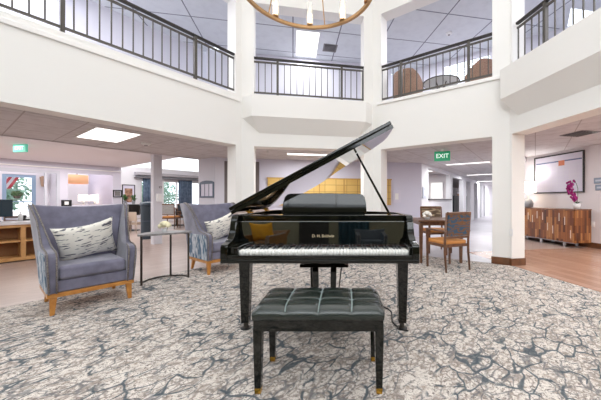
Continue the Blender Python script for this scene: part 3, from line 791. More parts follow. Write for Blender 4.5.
# cord beside the right leg
pts = [(gx(380,2.85),2.85),(gx(388,2.78),2.78),(gx(391.5,2.70),2.70),(gx(392,2.6),2.60),(gx(392.5,2.48),2.48),(gx(396,2.41),2.41),(gx(402,2.30),2.33),(gx(409,2.29),2.31)]
tag(MB().tube([(x,y,.014) for x,y in pts], .007, 8).build('floor_cord', black_m, smooth=True), 'black cord curling on the carpet beside the right front piano leg', 'cord')

# ------------------------------------------------------------------ wing armchairs
def pillow_mesh(w, h, d, n=22):
    b = MB(); g_ = {}
    for side in (1,-1):
        for i in range(n+1):
            for j in range(n+1):
                u = -1+2*i/n; v_ = -1+2*j/n
                if side == -1 and (i in (0,n) or j in (0,n)): g_[side,i,j] = g_[1,i,j]; continue
                k = ((1-u**2)*(1-v_**2))
                x = u*w/2*(1-.10*(1-v_**2)); z = v_*h/2*(1-.20*(1-u**2))
                g_[side,i,j] = b.bm.verts.new((x, side*d/2*k**.45 + .006*math.sin(9*u+3*v_)*k, z))
        for i in range(n):
            for j in range(n): b.bm.faces.new((g_[side,i,j], g_[side,i+1,j], g_[side,i+1,j+1], g_[side,i,j+1]))
    return b
def soft_box(x0,x1,y0,y1,z0,z1): return MB().box(x0,x1,y0,y1,z0,z1)
def wing_chair(label, loc, rz, fabric=lav_m, side=ikat_m, group='lavender wing armchairs', legs=honey_m, wings=True, name='wing_armchair'):
    t = thing(name, label, 'armchair', loc, rz, group)
    for sx in (-1,1):
        MB().frustum((sx*.30,.27,0),(.016,.016),(sx*.29,.25,.19),(.028,.028)).build('leg', legs, t, bevel=.003)
        MB().frustum((sx*.285,-.30,0),(.015,.015),(sx*.27,-.25,.19),(.026,.026)).build('leg', legs, t, bevel=.003)
    MB().box(-.335,.335,-.28,.295,.165,.205).build('base_rail', legs, t, bevel=.004)
    MB().box(-.285,.285,-.24,.285,.205,.325).build('seat_base', fabric, t, bevel=.02, seg=3)
    MB().box(-.262,.262,-.20,.315,.325,.46).build('seat_cushion', fabric, t, bevel=.04, seg=4)
    # back: curved and slightly reclined, wider at the top
    b = MB(); NI, NJ = 14, 12; fr, bk_ = [], []
    for i in range(NI+1):
        u = -1+2*i/NI; cf, cb_ = [], []
        for j in range(NJ+1):
            v_ = j/NJ; zz = .22+(.80 if wings else .5)*v_; ww = .275+.115*v_**1.5
            zz += .028*(u**2)*v_
            yb = -.205-.18*v_; bow = .05*u*u
            tuft = .008*abs(math.sin(3.5*PI*(u+1)/2))*abs(math.sin(3*PI*v_)) if .3 < v_ < .98 else 0
            cf.append(b.bm.verts.new((u*ww, yb+bow+.055*math.sin(PI*min(1,v_*1.15))*.3+tuft, zz)))
            cb_.append(b.bm.verts.new((u*ww, yb+bow*.6-.10, zz-.01)))
        fr.append(cf); bk_.append(cb_)
    for i in range(NI):
        for j in range(NJ):
            b.bm.faces.new((fr[i][j],fr[i+1][j],fr[i+1][j+1],fr[i][j+1])); b.bm.faces.new((bk_[i+1][j],bk_[i][j],bk_[i][j+1],bk_[i+1][j+1]))
        b.bm.faces.new((fr[i][NJ],fr[i+1][NJ],bk_[i+1][NJ],bk_[i][NJ])); b.bm.faces.new((fr[i+1][0],fr[i][0],bk_[i][0],bk_[i+1][0]))
    for i in (0,NI):
        for j in range(NJ): b.bm.faces.new((fr[i][j],fr[i][j+1],bk_[i][j+1],bk_[i][j]))
    b.build('backrest', fabric, t, smooth=False, bevel=.02, seg=3)
    # arms with wings: profile in (y,z)
    if wings:
        prof = [(.30,.205),(.325,.45),(.33,.55),(.31,.585),(.24,.60),(.15,.605),(.08,.625),(.04,.66),(.0,.72),(-.05,.80),(-.10,.89),(-.16,.97),(-.22,1.02),(-.29,1.045),(-.45,1.035),(-.41,.80),(-.36,.5),(-.31,.205)]
    else:
        prof = [(.31,.205),(.325,.45),(.325,.56),(.30,.60),(.0,.62),(-.30,.66),(-.36,.5),(-.32,.205)]
    for sx in (-1,1):
        def xo(z, y, off): return sx*(.262+off*(1 if z > .5 else .80+.4*(z-.2)*1.6)+max(0,z-.6)*.26)
        b = MB()
        A = [b.bm.verts.new((xo(z,y,0), y, z)) for y, z in prof]; B = [b.bm.verts.new((xo(z,y,.088 if z < .64 else max(.04,.088-(z-.64)*.2)), y, z)) for y, z in prof]
        nn = len(prof)
        b.bm.faces.new(A); b.bm.faces.new(B[::-1])
        for i in range(nn): b.bm.faces.new((A[i],A[(i+1)%nn],B[(i+1)%nn],B[i]))
        bmesh.ops.triangulate(b.bm, faces=[f for f in b.bm.faces if len(f.verts) > 4])
        arm = b.build('arm', fabric, t, bevel=.014, seg=3)
        # patterned outside panel
        b = MB(); pin = [(.285,.215),(.305,.45),(.305,.54),(.28,.57),(.20,.58),(-.34,.58),(-.33,.5),(-.295,.215)]; nn = len(pin)
        A = [b.bm.verts.new((xo(z,y,.089 if z < .64 else max(.041,.089-(z-.64)*.2)), y, z)) for y, z in pin]; B = [b.bm.verts.new((xo(z,y,.095 if z < .64 else max(.047,.095-(z-.64)*.2)), y, z)) for y, z in pin]
        b.bm.faces.new(A); b.bm.faces.new(B[::-1])
        for i in range(nn): b.bm.faces.new((A[i],A[(i+1)%nn],B[(i+1)%nn],B[i]))
        bmesh.ops.triangulate(b.bm, faces=[f for f in b.bm.faces if len(f.verts) > 4])
        pn = b.build('outer_panel', side, arm); pn['label'] = 'blue and white patterned outer panel'
        # front trim following the edge
        path = [(y+.006, z) for y, z in prof[:14 if wings else 6]]
        for off in (.014, .076):
            pts = []
            for y, z in path:
                dd = off if z < .64 else off*(max(.04,.088-(z-.64)*.2))/.088
                pts.append((xo(z,y,dd), y+.001, z+(.004 if z > .59 else 0)))
            MB().tube(pts, .007, 6).build('trim', tan_trim_m, arm, smooth=True)
    return t
def throw_pillow(label, loc, rz, tilt, w=.44, h=.29, d=.13, m=pillow_m, group='dashed throw pillows', roll=0):
    o = pillow_mesh(w, h, d).build('throw_pillow', m, None, smooth=True)
    o.rotation_euler = (tilt, roll, rz); o.location = loc
    return tag(o, label, 'pillow', group)
TH = math.radians(-127.7)
def chair_pt(loc, rz, x, y, z):
    return (loc[0]+x*math.cos(rz)-y*math.sin(rz), loc[1]+x*math.sin(rz)+y*math.cos(rz), z)
l1 = (-2.80,3.03,.008); wing_chair('lavender wing armchair nearest the camera at left', l1, TH)
l2 = (-2.02,4.46,.008); wing_chair('farther lavender wing armchair half behind the piano', l2, TH)
throw_pillow('white dashed pillow in the nearer wing armchair', chair_pt(l1,TH,.01,.0,.66), TH, -.36, .50,.45, roll=.2)
throw_pillow('white dashed pillow in the farther wing armchair', chair_pt(l2,TH,-.02,.0,.65), TH, -.36, .48,.44, roll=.32)
# behind the camera (seen mirrored in the fallboard)
l3 = (-1.75,-1.7,.008); wing_chair('tan leather armchair behind the camera, mirrored in the piano front', l3, .35, tan_m, tan_m, 'armchairs opposite the piano', walnut_m, False, 'club_armchair')
throw_pillow('mustard yellow pillow mirrored in the piano front', chair_pt(l3,.35,.0,.08,.70), .35, -.3, .60,.50,.16, mustard_m, 'mustard pillow')
l4 = (.62,-2.3,.008); wing_chair('dark teal armchair behind the camera, mirrored in the piano front', l4, 0, dark_m, dark_m, 'armchairs opposite the piano', walnut_m, False, 'club_armchair')

def curtain(label, M, s0, s1, z0, z1, n, m, waves=6, amp=.03, group='window curtains'):
    b = MB(); N = waves*8; A = []
    for i in range(N+1):
        s = s0+(s1-s0)*i/N; nn = n+amp*math.sin(2*PI*waves*i/N)
        A.append([b.bm.verts.new(M @ Vector((s, nn+dd, z))) for dd in (0,.006) for z in (z0,z1)])
    for i in range(N):
        p, q = A[i], A[i+1]
        b.bm.faces.new((p[0],q[0],q[1],p[1])); b.bm.faces.new((q[2],p[2],p[3],q[3])); b.bm.faces.new((p[1],q[1],q[3],p[3])); b.bm.faces.new((q[0],p[0],p[2],q[2]))
    for i in (0,N): b.bm.faces.new((A[i][0],A[i][1],A[i][3],A[i][2]))
    return tag(b.build('curtain', m, smooth=True), label, 'curtain', group)
curtain('teal curtain on the wall behind the camera', frame(Vector((0,-4.3,0)), Vector((1,0,0)), Vector((0,1,0))), -.2, .75, .02, 2.2, .06, teal_m)
curtain('slate blue curtain in the middle of the wide garden window', MF, sF(177.5), sF(191), .25, 2.16, -.12, navy_m, 6, .05)
curtain('dark blue curtain at the narrow window left of the slim column', MF, sF(142), sF(151), .25, 2.16, -.12, navy_m, 4, .05)

# ------------------------------------------------------------------ console table + flowers
cm = Vector((-2.40,3.73,0)); cd = Vector((.735,.678,0)).normalized(); ca = math.atan2(cd.y, cd.x)
t = thing('console_table', 'half-round console table with grey top and thin dark metal legs', 'console table', (cm.x, cm.y, .008), ca)
arc = [(.31*math.cos(a), .30*math.sin(a)) for a in [PI*k/20 for k in range(21)]]
arcf = [(-.31,0)]+[(.31*math.cos(PI+PI*k/12), .05*math.sin(PI+PI*k/12)) for k in range(1,12)]
MB().prism(arc+arcf, .628, .652).build('top', stone_m, t, bevel=.004)
legp = [(-.27,.0),(.27,.01),(.10,.255)]
for lx, ly in legp: MB().tube([(lx,ly,.0),(lx,ly,.63)], .013, 8).build('leg', iron_m, t)
ba = [(.27*math.cos(a), .26*math.sin(a), .012) for a in [PI*k/20 for k in range(21)]]
MB().tube(ba, .009, 8).build('foot_bar', iron_m, t)
MB().tube([(.27*math.cos(a), .26*math.sin(a), .617) for a in [PI*k/20 for k in range(21)]], .009, 8).build('top_bar', iron_m, t)
fl = Vector(at(164.5, 232, 3.80)); t = thing('flower_arrangement', 'small cream flower ball in a clear pot on the console table', 'flowers', (fl.x, fl.y, .660))
MB().lathe([(.028,0),(.034,.03),(.03,.05)], 16).build('pot', glassjar_m, t)
b = MB()
for k in range(26):
    a = random.uniform(0,2*PI); ph = random.uniform(0,PI/2); r = .058
    b.ball((r*math.cos(a)*math.cos(ph), r*math.sin(a)*math.cos(ph), .075+r*.9*math.sin(ph)), .03, 1, jit=.12)
b.build('blossoms', petal_m, t, smooth=True)

# ------------------------------------------------------------------ dining table and chairs (right)
tx, ty = 1.66, 5.16
t = thing('dining_table', 'small square wooden dining table right of the piano', 'table', (tx, ty, .008), 0)
MB().box(-.40,.40,-.40,.40,.715,.745).build('tabletop', walnut_m, t, bevel=.006)
MB().box(-.34,.34,-.34,.34,.65,.715).build('apron', walnut_m, t)
for sx in (-1,1):
    for sy in (-1,1): MB().frustum((sx*.345,sy*.345,0),(.02,.02),(sx*.345,sy*.345,.70),(.032,.032)).build('leg', walnut_m, t, bevel=.003)
def arm_chair(label, loc, rz, backm=weave_m, seatm=orange_m, wood=walnut_m, group='wooden armchairs at the dining table', name='dining_armchair', solid=False):
    t = thing(name, label, 'chair', loc, rz, group); w = .235
    for sx in (-1,1):
        MB().frustum((sx*w,.20,0),(.014,.014),(sx*w,.21,.64),(.018,.018)).build('leg', wood, t, bevel=.003)
        MB().tube([(sx*w,-.24,0),(sx*w,-.21,.30),(sx*w,-.21,.50),(sx*w,-.25,.94)], [.015,.019,.019,.015], 8).build('leg', wood, t, smooth=True)
        MB().prism([(-.24,.63),(.23,.64),(.235,.665),(-.235,.655)], sx*w-.024, sx*w+.024, lambda y,z,x:(x,y,z)).build('armrest', wood, t, bevel=.006)
    MB().box(-w,w,-.20,.21,.385,.43).build('seat_frame', wood, t, bevel=.003)
    MB().box(-w+.012,w-.012,-.19,.235,.425,.49).build('seat_cushion', seatm, t, bevel=.022, seg=3)
    M2 = Matrix.Translation((0,-.222,.53)) @ Matrix.Rotation(.09,4,'X')
    MB().box(-w+.017,w-.017,-.014,.014,.04,.38,M2).build('back_panel', backm, t, bevel=.008)
    MB().box(-w,w,-.018,.018,.375,.425,M2).build('top_rail', wood, t, bevel=.008)
    MB().box(-w,w,-.014,.014,.0,.035,M2).build('lower_rail', wood, t, bevel=.005)
    return t
aA = math.atan2(.93,-.36)-PI/2
ccx, ccy = 1.735-.36*-.0+.5*-.21*0, 4.28
arm_chair('wooden armchair with blue woven back, its back to the camera', (1.735-.225*.40+.0, 4.28+.225*.92-.01, .008), aA).scale = (.97,1,.955)
greypat_m = striped('pale_stripe_back', (176,158,132), (92,74,60), (3,3,26), .46, .52, src='Object')
arm_chair('wooden armchair with striped back on the far side of the dining table', (1.93, 5.90, .008), PI+.12, greypat_m)
v = thing('table_centrepiece', 'small bowl of white flowers on the dining table', 'flowers', (gx(427,4.95), 4.95, .753))
MB().lathe([(.03,0),(.05,.03),(.05,.045)], 16).build('bowl', glassjar_m, v)
b = MB()
for k in range(26):
    a = random.uniform(0,2*PI); ph = random.uniform(0,PI/2)
    b.ball((.065*math.cos(a)*math.cos(ph), .065*math.sin(a)*math.cos(ph), .065+.06*math.sin(ph)), .03, 1, jit=.12)
b.build('blossoms', mat('white_petals', (238,234,226), .8), v, smooth=True)

# ------------------------------------------------------------------ sideboard, lamp, orchid, board
sb1 = (MRw.inverted() @ Vector((5.21,6.3,0))).x
t = thing('sideboard', 'mixed-brown plank sideboard against the right wall', 'sideboard', (MRw @ Vector((sb1-.90,-.25,.005))), math.atan2(dR.y, dR.x))
Lb = .90; Dp = .225
MB().box(-Lb,Lb,-Dp,Dp,.11,.86).build('body', side_m, t, bevel=.004)
MB().box(-Lb-.012,Lb+.012,-Dp-.012,Dp,.86,.885).build('top', mat('sideboard_top', (150,104,70), .4, coat=.2, noise=(14,(110,70,44),.8)), t, bevel=.004)
for k in range(4):
    x0 = -Lb+.01+k*.445; dd = MB().box(x0+.004,x0+.441,-Dp-.02,-Dp-.001,.125,.85).build('door', side_m, t, bevel=.003)
    for q in range(3):
        b = MB()
        xx = x0+.08+q*.14; zz = .2+random.random()*.42
        b.box(xx,xx+.016,-Dp-.024,-Dp-.018,zz,zz+.19); b.build('inlay_strip', mat('pale_inlay', (226,210,190), .4), dd)
for x in (-Lb+.1, 0, Lb-.28):
    for yy in (-Dp+.04, Dp-.06): MB().box(x-.03,x+.03,yy-.015,yy+.015,0,.11).build('leg', steel_m, t)
MB().box(-Lb+.02,Lb-.02,-Dp+.02,-Dp+.05,.095,.11).build('base_rail', steel_m, t)
lampP = Vector((gx(528,7.72),7.72,.890)); t = thing('table_lamp', 'glowing white-shaded lamp on the sideboard behind the column', 'lamp', lampP)
MB().lathe([(.09,0),(.12,.02),(.13,.12),(.09,.22),(.02,.25),(.015,.42)], 24).build('base', greyjar_m, t, smooth=True)
MB().lathe([(.20,.42),(.19,.72),(.186,.72),(.196,.42)], 28).build('lamp_shade', shade_m, t, smooth=True)
op = Vector((gx(577,6.42),6.42,.890)); t = thing('potted_orchid', 'magenta orchid in a white pot on the sideboard', 'orchid', op)
MB().lathe([(.055,0),(.075,.13),(.07,.13),(.065,.11)], 20).build('pot', white_m, t, smooth=True)
b = MB()
for a in (0,1.3,2.4,3.6,4.8):
    dx, dy = math.cos(a), math.sin(a)
    q = [(0,0,.12),(dx*.06-dy*.025,dy*.06+dx*.025,.17),(dx*.14,dy*.14,.16),(dx*.06+dy*.025,dy*.06-dx*.025,.17)]
    b.face(q); b.face([(x,y,z-.004) for x,y,z in q][::-1])
b.build('leaves', leaf_m, t)
sp_ = [(0,0,.12),(.02,0,.3),(.02,0,.48),(-.02,0,.60),(-.09,0,.64),(-.14,.0,.60)]
MB().tube(sp_, .005, 6).build('stem', leaf_m, t, smooth=True)
b = MB()
for k in range(13):
    f_ = k/12; x = -.10-.05*math.sin(f_*5)-.02; z = .62-.40*f_
    x += random.uniform(-.04,.05)
    for a in range(5):
        an = a*2*PI/5+random.random(); b.ball((x+.035*math.cos(an), random.uniform(-.04,.04), z+.035*math.sin(an)), .03, 1, (1,.4,1))
b.build('flowers', magenta_m, t, smooth=True)
ld = bpy.data.lights.new('lamp_bulb', 'POINT'); ld.energy = 26; ld.shadow_soft_size = .12; ld.color = (1,.96,.92)
lb_ = bpy.data.objects.new('lamp_bulb', ld); COL.objects.link(lb_); lb_.location = lampP+Vector((0,0,.60))
# wall board
s0, s1 = sR(535), sR(585)
t = thing('wall_board', 'large black-framed white calendar board on the right wall', 'notice board', (MRw @ Vector(((s0+s1)/2,0,1.28))), math.atan2(dR.y, dR.x))
w2 = (s1-s0)/2
MB().box(-w2,w2,-.035,-.001,0,.03).box(-w2,w2,-.035,-.001,.975,1.005).box(-w2,-w2+.03,-.035,-.001,.03,.975).box(w2-.03,w2,-.035,-.001,.03,.975).build('frame', frame_black_m, t, bevel=.003)
MB().box(-w2+.03,w2-.03,-.015,-.001,.03,.975).build('sheet', paper_m, t)
b = MB(); b.box(-w2+.06,w2-.06,-.018,-.0155,.80,.83); b.build('header_line', paper_line_m, t)
b = MB()
for k in range(1,8): x = -w2+.03+(2*w2-.06)*k/8; b.box(x-.004,x+.004,-.018,-.0155,.05,.79)
for k in range(1,7): z = .03+.76*k/7; b.box(-w2+.05,w2-.05,-.018,-.0155,z-.004,z+.004)
b.build('grid_lines', paper_grid_m, t)
MB().box(.04,.20,-.019,-.0185,.70,.83).build('orange_note', print_orange_m, t)
for k, lab in enumerate(('upper grey plaque on the right wall beside the board', 'lower grey plaque on the right wall beside the board')):
    s = sR(600); z = H+(CY-(180.5, 187.5)[k])/F*(MRw @ Vector((s,0,0))).y
    p = thing('wall_plaque', lab, 'sign', MRw @ Vector((s+.03*k,0,z)), math.atan2(dR.y, dR.x), 'grey plaques on the right wall')
    MB().box(-.12,.12,-.02,-.001,-.065,.065).build('plate', mat('plaque_grey', (138,150,168), .4), p, bevel=.015)
    MB().box(-.08,.08,-.024,-.02,-.02,.02).build('raised_panel', mat('plaque_light', (196,202,212), .4), p)
def plate(name, label, cat, M, s, n, z, w, hgt, m=white_m, group=None, d=.012, btn=True):
    p = thing(name, label, cat, M @ Vector((s, n, z)), math.atan2(M[1][0], M[0][0]), group)
    sg = 1 if M.to_3x3().determinant() > 0 else -1
    y0, y1 = (-d, -.0005) if sg > 0 else (.0005, d)
    MB().box(-w/2,w/2,y0,y1,-hgt/2,hgt/2).build('plate', m, p, bevel=.003)
    if btn:
        e0, e1 = (-d-.004, -d) if sg > 0 else (d, d+.004)
        MB().box(-w/5,w/5,e0,e1,-hgt/4,hgt/4).build('insert', softw_m, p)
    return p
plate('wall_outlet', 'white outlet low on the right wall beside the sideboard', 'outlet', MRw, sR(593), 0, .55, .08, .12)
plate('light_switch', 'white plate low on the right column', 'wall plate', MR, .04, 0, .56, .075, .12)

# notice holder and paper on corridor walls
plate('wall_notice', 'white notice on the grey wall right of the middle column', 'notice', MC, s_at(MC,nCk,396.5), nCk, H+(CY-196.5)/F*8.2, .26, .36, paper_m, d=.02)
plate('wall_notice', 'pale grey sign box on the white wall end beside the corridor window', 'notice', MK, .22, 0, 1.32, .34, .34, mat('pale_sign', (206,212,226), .5), d=.03)

# mailbox bank on centre wall
s0, s1 = s_at(MC,nCk-.05,267.5), s_at(MC,nCk-.05,391)
t = thing('mailbox_bank', 'long honey wood mailbox bank on the wall behind the piano', 'mailboxes', MC @ Vector((s0, nCk-.001, .0)), math.atan2(dC.y, dC.x))
Lm = s1-s0
MB().box(0,Lm,-.05,0,.95,1.68).build('panel', mail_m, t)
MB().box(-.02,Lm+.02,-.06,0,1.68,1.71).build('top_trim', mat('mailbox_trim', (190,148,76), .5), t)
for k in range(1,5):
    x = Lm*k/5; MB().box(x-.012,x+.012,-.056,-.05,.95,1.68).build('divider', mat('mailbox_divider', (166,124,60), .5), t)

# framed notice on the lilac block
Mbk = frame(BO, -dRC, nRC)
s = .36; zc = 1.36
t = thing('wall_notice_case', 'slate-framed notice case on the lilac wall behind the farther armchair', 'notice board', Mbk @ Vector((s,0,zc)), math.atan2(dRC.y, dRC.x))
MB().box(-.33,.33,-.03,-.001,-.20,-.16).box(-.33,.33,-.03,-.001,.16,.20).box(-.33,-.29,-.03,-.001,-.16,.16).box(.29,.33,-.03,-.001,-.16,.16).build('frame', mat('slate_frame', (92,104,122), .5), t)
MB().prism([(-.33,.2),(.33,.2),(.22,.235),(0,.25),(-.22,.235)], -.03, -.001, lambda x,z,y:(x,y,z)).build('arched_top', MATS['slate_frame'], t)
MB().box(-.29,.29,-.012,-.001,-.16,.16).build('papers', paper_m, t)
for x in (-.1,.1): MB().box(x-.008,x+.008,-.02,-.012,-.16,.16).build('divider', MATS['slate_frame'], t)

# ------------------------------------------------------------------ slim column and fittings at left
SC = Vector((gx(159,6.95),6.95,0)); MS = frame(SC, -dL, nL)
struct(MB().box(-.12,.07,0,.16,0,ZB+.02,MS).build('column_slim', mat('slim_column_paint', (208,206,212), .7)))
plate('hand_sanitizer_dispenser', 'white dispenser on the slim column', 'dispenser', MS, -.01, 0, H+.06, .12, .2, white_m, d=.09)
plate('thermostat', 'small grey thermostat on the slim column above the dispenser', 'thermostat', MS, .03, 0, 1.42, .05, .05, vent_m, d=.02)
# waste bin / pedestal
p = Vector(at(147.5, 225, 7.9)); t = thing('pedestal_bin', 'dark slate standing bin left of the slim column', 'bin', (p.x, p.y, 0))
MB().lathe([(.16,0),(.16,.92),(.15,.94)], 24).build('body', dark_m, t, smooth=False)
MB().lathe([(.18,.94),(.19,.98),(.17,1.03),(.05,1.05)], 24).build('lid', mat('dark_slate_light', (66,80,92), .4), t)
MB().lathe([(.163,.5),(.163,.52)], 24).build('band', mat('dark_slate_light', (66,80,92), .4), t)

# honey reception counter
MD = MLp(7.6); sd0, sd1 = s_at(MD,0,-28), s_at(MD,0,66)
t = thing('reception_counter', 'honey wood reception counter with open cubbies behind the left armchair', 'counter', MD @ Vector((sd0,0,0)), math.atan2(-dL.y,-dL.x))
Ld = sd1-sd0; Zt = .66
hw_m = mat('honey_shelf_wood', (198,152,98), .45, noise=(9,(176,128,76),.8)); dkw = mat('shelf_back_wood', (150,104,62), .55)
MB().box(0,Ld,.34,.36,.05,Zt).build('back_panel', dkw, t)
MB().box(0,Ld,.0,.34,.02,.08).build('bottom_shelf', hw_m, t)
MB().box(0,Ld,.0,.34,.35,.38).build('middle_shelf', hw_m, t)
MB().box(0,Ld,-.01,.36,Zt-.05,Zt).build('face_rail', hw_m, t)
nd = max(2, round(Ld/.56))
for k in range(nd+1):
    x = Ld*k/nd; MB().box(max(0,x-.03),min(Ld,x+.03),-.005,.34,.08,Zt-.05).build('divider', hw_m, t)
MB().box(-.02,Ld+.04,-.04,.9,Zt,Zt+.05).build('worktop', mat('pale_worktop', (206,202,204), .3), t, bevel=.006)
MB().box(0,Ld,.86,.88,.0,Zt).build('rear_panel', hw_m, t)
q = MD @ Vector((s_at(MD,.35,0),.35,0)); t = thing('computer_monitor', 'dark computer monitor on the reception counter', 'monitor', (q.x-.12, q.y, Zt+.05), math.atan2(-dL.y,-dL.x)+.3)
MB().lathe([(.09,0),(.09,.01),(.015,.015),(.015,.12)], 16).build('stand', black_m, t)
MB().box(-.24,.24,-.015,.015,.08,.40).build('screen', screen_m, t, bevel=.005)
q = MD @ Vector((s_at(MD,.3,20.5),.3,0)); t = thing('soap_bottle', 'clear pump bottle on the reception counter', 'bottle', (q.x, q.y, Zt+.05))
MB().lathe([(.03,0),(.032,.1),(.015,.13)], 16).build('body', glassjar_m, t, smooth=True)
MB().lathe([(.006,.13),(.006,.17)], 8).box(-.035,.006,-.006,.006,.165,.175).build('pump', white_m, t)
q = MD @ Vector((s_at(MD,.5,29),.5,0)); t = thing('desk_phone', 'black desk phone on the reception counter', 'phone', (q.x, q.y, Zt+.05), math.atan2(-dL.y,-dL.x))
MB().prism([(-.09,0),(.09,0),(.09,.07),(-.09,.025)], -.09, .09, lambda y,z,x:(x,y,z)).build('base', black_m, t, bevel=.004)
MB().box(-.09,-.04,-.09,.09,.05,.10).build('handset', black_m, t, bevel=.01)
q = MD @ Vector((s_at(MD,.62,12),.62,0)); t = thing('document_tray', 'brown document tray between the monitor and the pump bottle', 'tray', (q.x, q.y, Zt+.05), math.atan2(-dL.y,-dL.x))
MB().box(-.1,.1,-.08,.08,0,.01).box(-.1,-.09,-.08,.08,.01,.08).box(.09,.1,-.08,.08,.01,.08).box(-.09,.09,.07,.08,.01,.08).build('tray', walnut_m, t)
MB().box(-.08,.08,-.07,.065,.012,.045).build('papers', paper_m, t)

# phone on entrance wall
plate('wall_phone', 'black panel with white face on the wall between the doors and the lounge window', 'wall panel', ME, sE(66.3), 0, H-.1, .24, .2, black_m, d=.04)
# sconce in vestibule
t = thing('wall_sconce', 'brown wall sconce beside the entrance glass', 'wall lamp', MO @ Vector((sO(42.5),0,1.75)), math.atan2(-dL.y,-dL.x))
MB().box(-.03,.03,-.02,-.001,-.18,.18).build('back_plate', bronze_m, t)
MB().lathe([(.05,-.17),(.085,.15),(.08,.15),(.046,-.17)], 16, (0,-.1,0)).build('shade', mat('brown_shade', (170,140,120), .7), t)
# flag outside
t = thing('flag', 'red and white striped flag hanging outside the entrance window', 'flag', MO @ Vector((sO(23),.9,1.84)), math.atan2(-dL.y,-dL.x))
MB().tube([(.15,0,.15),(-.75,0,.10)], .012, 8).build('pole', softw_m, t)
def flag_pt(u, v_): return (-.72+.75*u-.22*v_, .03*math.sin(8*u+3*v_), .08-.50*v_*(1-.15*u))
for k in range(9):
    b = MB()
    for j in range(8):
        b.face([flag_pt(k/9, j/8), flag_pt((k+1)/9, j/8), flag_pt((k+1)/9, (j+1)/8), flag_pt(k/9, (j+1)/8)])
    b.build('stripe', flag_red if k % 2 == 0 else flag_white, t)
t = thing('hanging_plant', 'round green plant hanging outside the entrance window', 'plant', MO @ Vector((sO(19.5),.5,1.2)))
b = MB(); b.ball((0,0,.12), .14, 2, (1,1,.7), .25); b.build('foliage', leaf_m, t)
MB().tube([(0,0,.2),(0,0,.8)], .006, 6).build('cord', iron_m, t)
MB().lathe([(.06,-.05),(.10,.04)], 14).build('pot', bark_m, t)

# ------------------------------------------------------------------ lounge room behind the window
def lw(px, n): return ME @ Vector((s_at(ME, n, px), n, 0))
q = lw(77, 1.0); t = thing('drum_pendant', 'amber drum pendant seen through the lounge window', 'pendant lamp', (q.x, q.y, 0))
MB().lathe([(.30,1.68),(.30,1.98),(.295,1.98),(.295,1.68)], 28).build('lamp_shade', amber_shade_m, t, smooth=True)
MB().tube([(0,0,1.98),(0,0,3.6)], .01, 6).build('cord', iron_m, t)
q = lw(88, 2.2); t = thing('lounge_table', 'pale side table under the two lounge lamps', 'table', (q.x, q.y, 0), math.atan2(-dL.y,-dL.x))
MB().box(-.6,.6,-.22,.22,.70,.74).build('tabletop', white_m, t)
for sx in (-.55,.55):
    for sy in (-.18,.18): MB().box(sx-.03,sx+.03,sy-.03,sy+.03,0,.70).build('leg', white_m, t)
for px, lab in ((83.5,'left glowing table lamp seen through the lounge window'), (94.5,'right glowing table lamp seen through the lounge window')):
    q = lw(px, 2.2); l = thing('table_lamp', lab, 'lamp', (q.x, q.y, .74), 0, 'lounge table lamps')
    MB().lathe([(.07,0),(.08,.02),(.03,.06),(.05,.16),(.02,.26),(.012,.32)], 16).build('base', greyjar_m, l, smooth=True)
    MB().lathe([(.165,.32),(.15,.56),(.146,.56),(.161,.32)], 24).build('lamp_shade', shade_m, l, smooth=True)
for px, lab in ((77,'left beige chair seen through the lounge window'), (94,'right beige chair seen through the lounge window')):
    q = lw(px, 1.1); cc_ = arm_chair(lab, (q.x, q.y, 0), math.atan2(-dL.y,-dL.x), beige_m, beige_m, beige_m, 'beige lounge chairs', 'lounge_chair'); cc_.scale = (.8,.8,1)
def picture(label, M, s, n, z, w, hgt, art, fm=frame_black_m, fw=.03, group=None):
    t = thing('framed_picture', label, 'picture', M @ Vector((s,n,z)), math.atan2(M[1][0],M[0][0]), group)
    a, c_ = w/2, hgt/2
    sg = -1 if M.to_3x3().determinant() > 0 else 1
    def bx(b, x0,x1,y0,y1,z0,z1): b.box(x0,x1,min(sg*y0,sg*y1),max(sg*y0,sg*y1),z0,z1)
    b = MB(); bx(b,-a,a,.001,.03,-c_,-c_+fw); bx(b,-a,a,.001,.03,c_-fw,c_); bx(b,-a,-a+fw,.001,.03,-c_+fw,c_-fw); bx(b,a-fw,a,.001,.03,-c_+fw,c_-fw); b.build('frame', fm, t)
    b = MB(); bx(b,-a+fw,a-fw,.001,.012,-c_+fw,c_-fw); b.build('mat_board', paper_m, t)
    b = MB(); bx(b,-a*.6,a*.6,.0125,.015,-c_*.65,c_*.65); b.build('print', art, t)
picture('black-framed print on the lounge wall seen through its window', MF, sF(99), 0, 1.66, .5, .5, MATS['vent_grey'])
picture('tall black-framed brown print on the white wall beside the dark curtain', MF, sF(128.5), 0, 1.32, .5, 1.0, art_m)
picture('small square grey print on the wall left of the tall framed print', ME, sE(117.3), 0, 1.33, .26, .26, MATS['vent_grey'])
picture('tan framed print in the room beyond the corridor pier', MK, s_at(MK,3.2,458), 3.2, 1.25, 1.1, 1.3, mat('tan_art', (200,150,110), .7), MATS['vent_grey'])

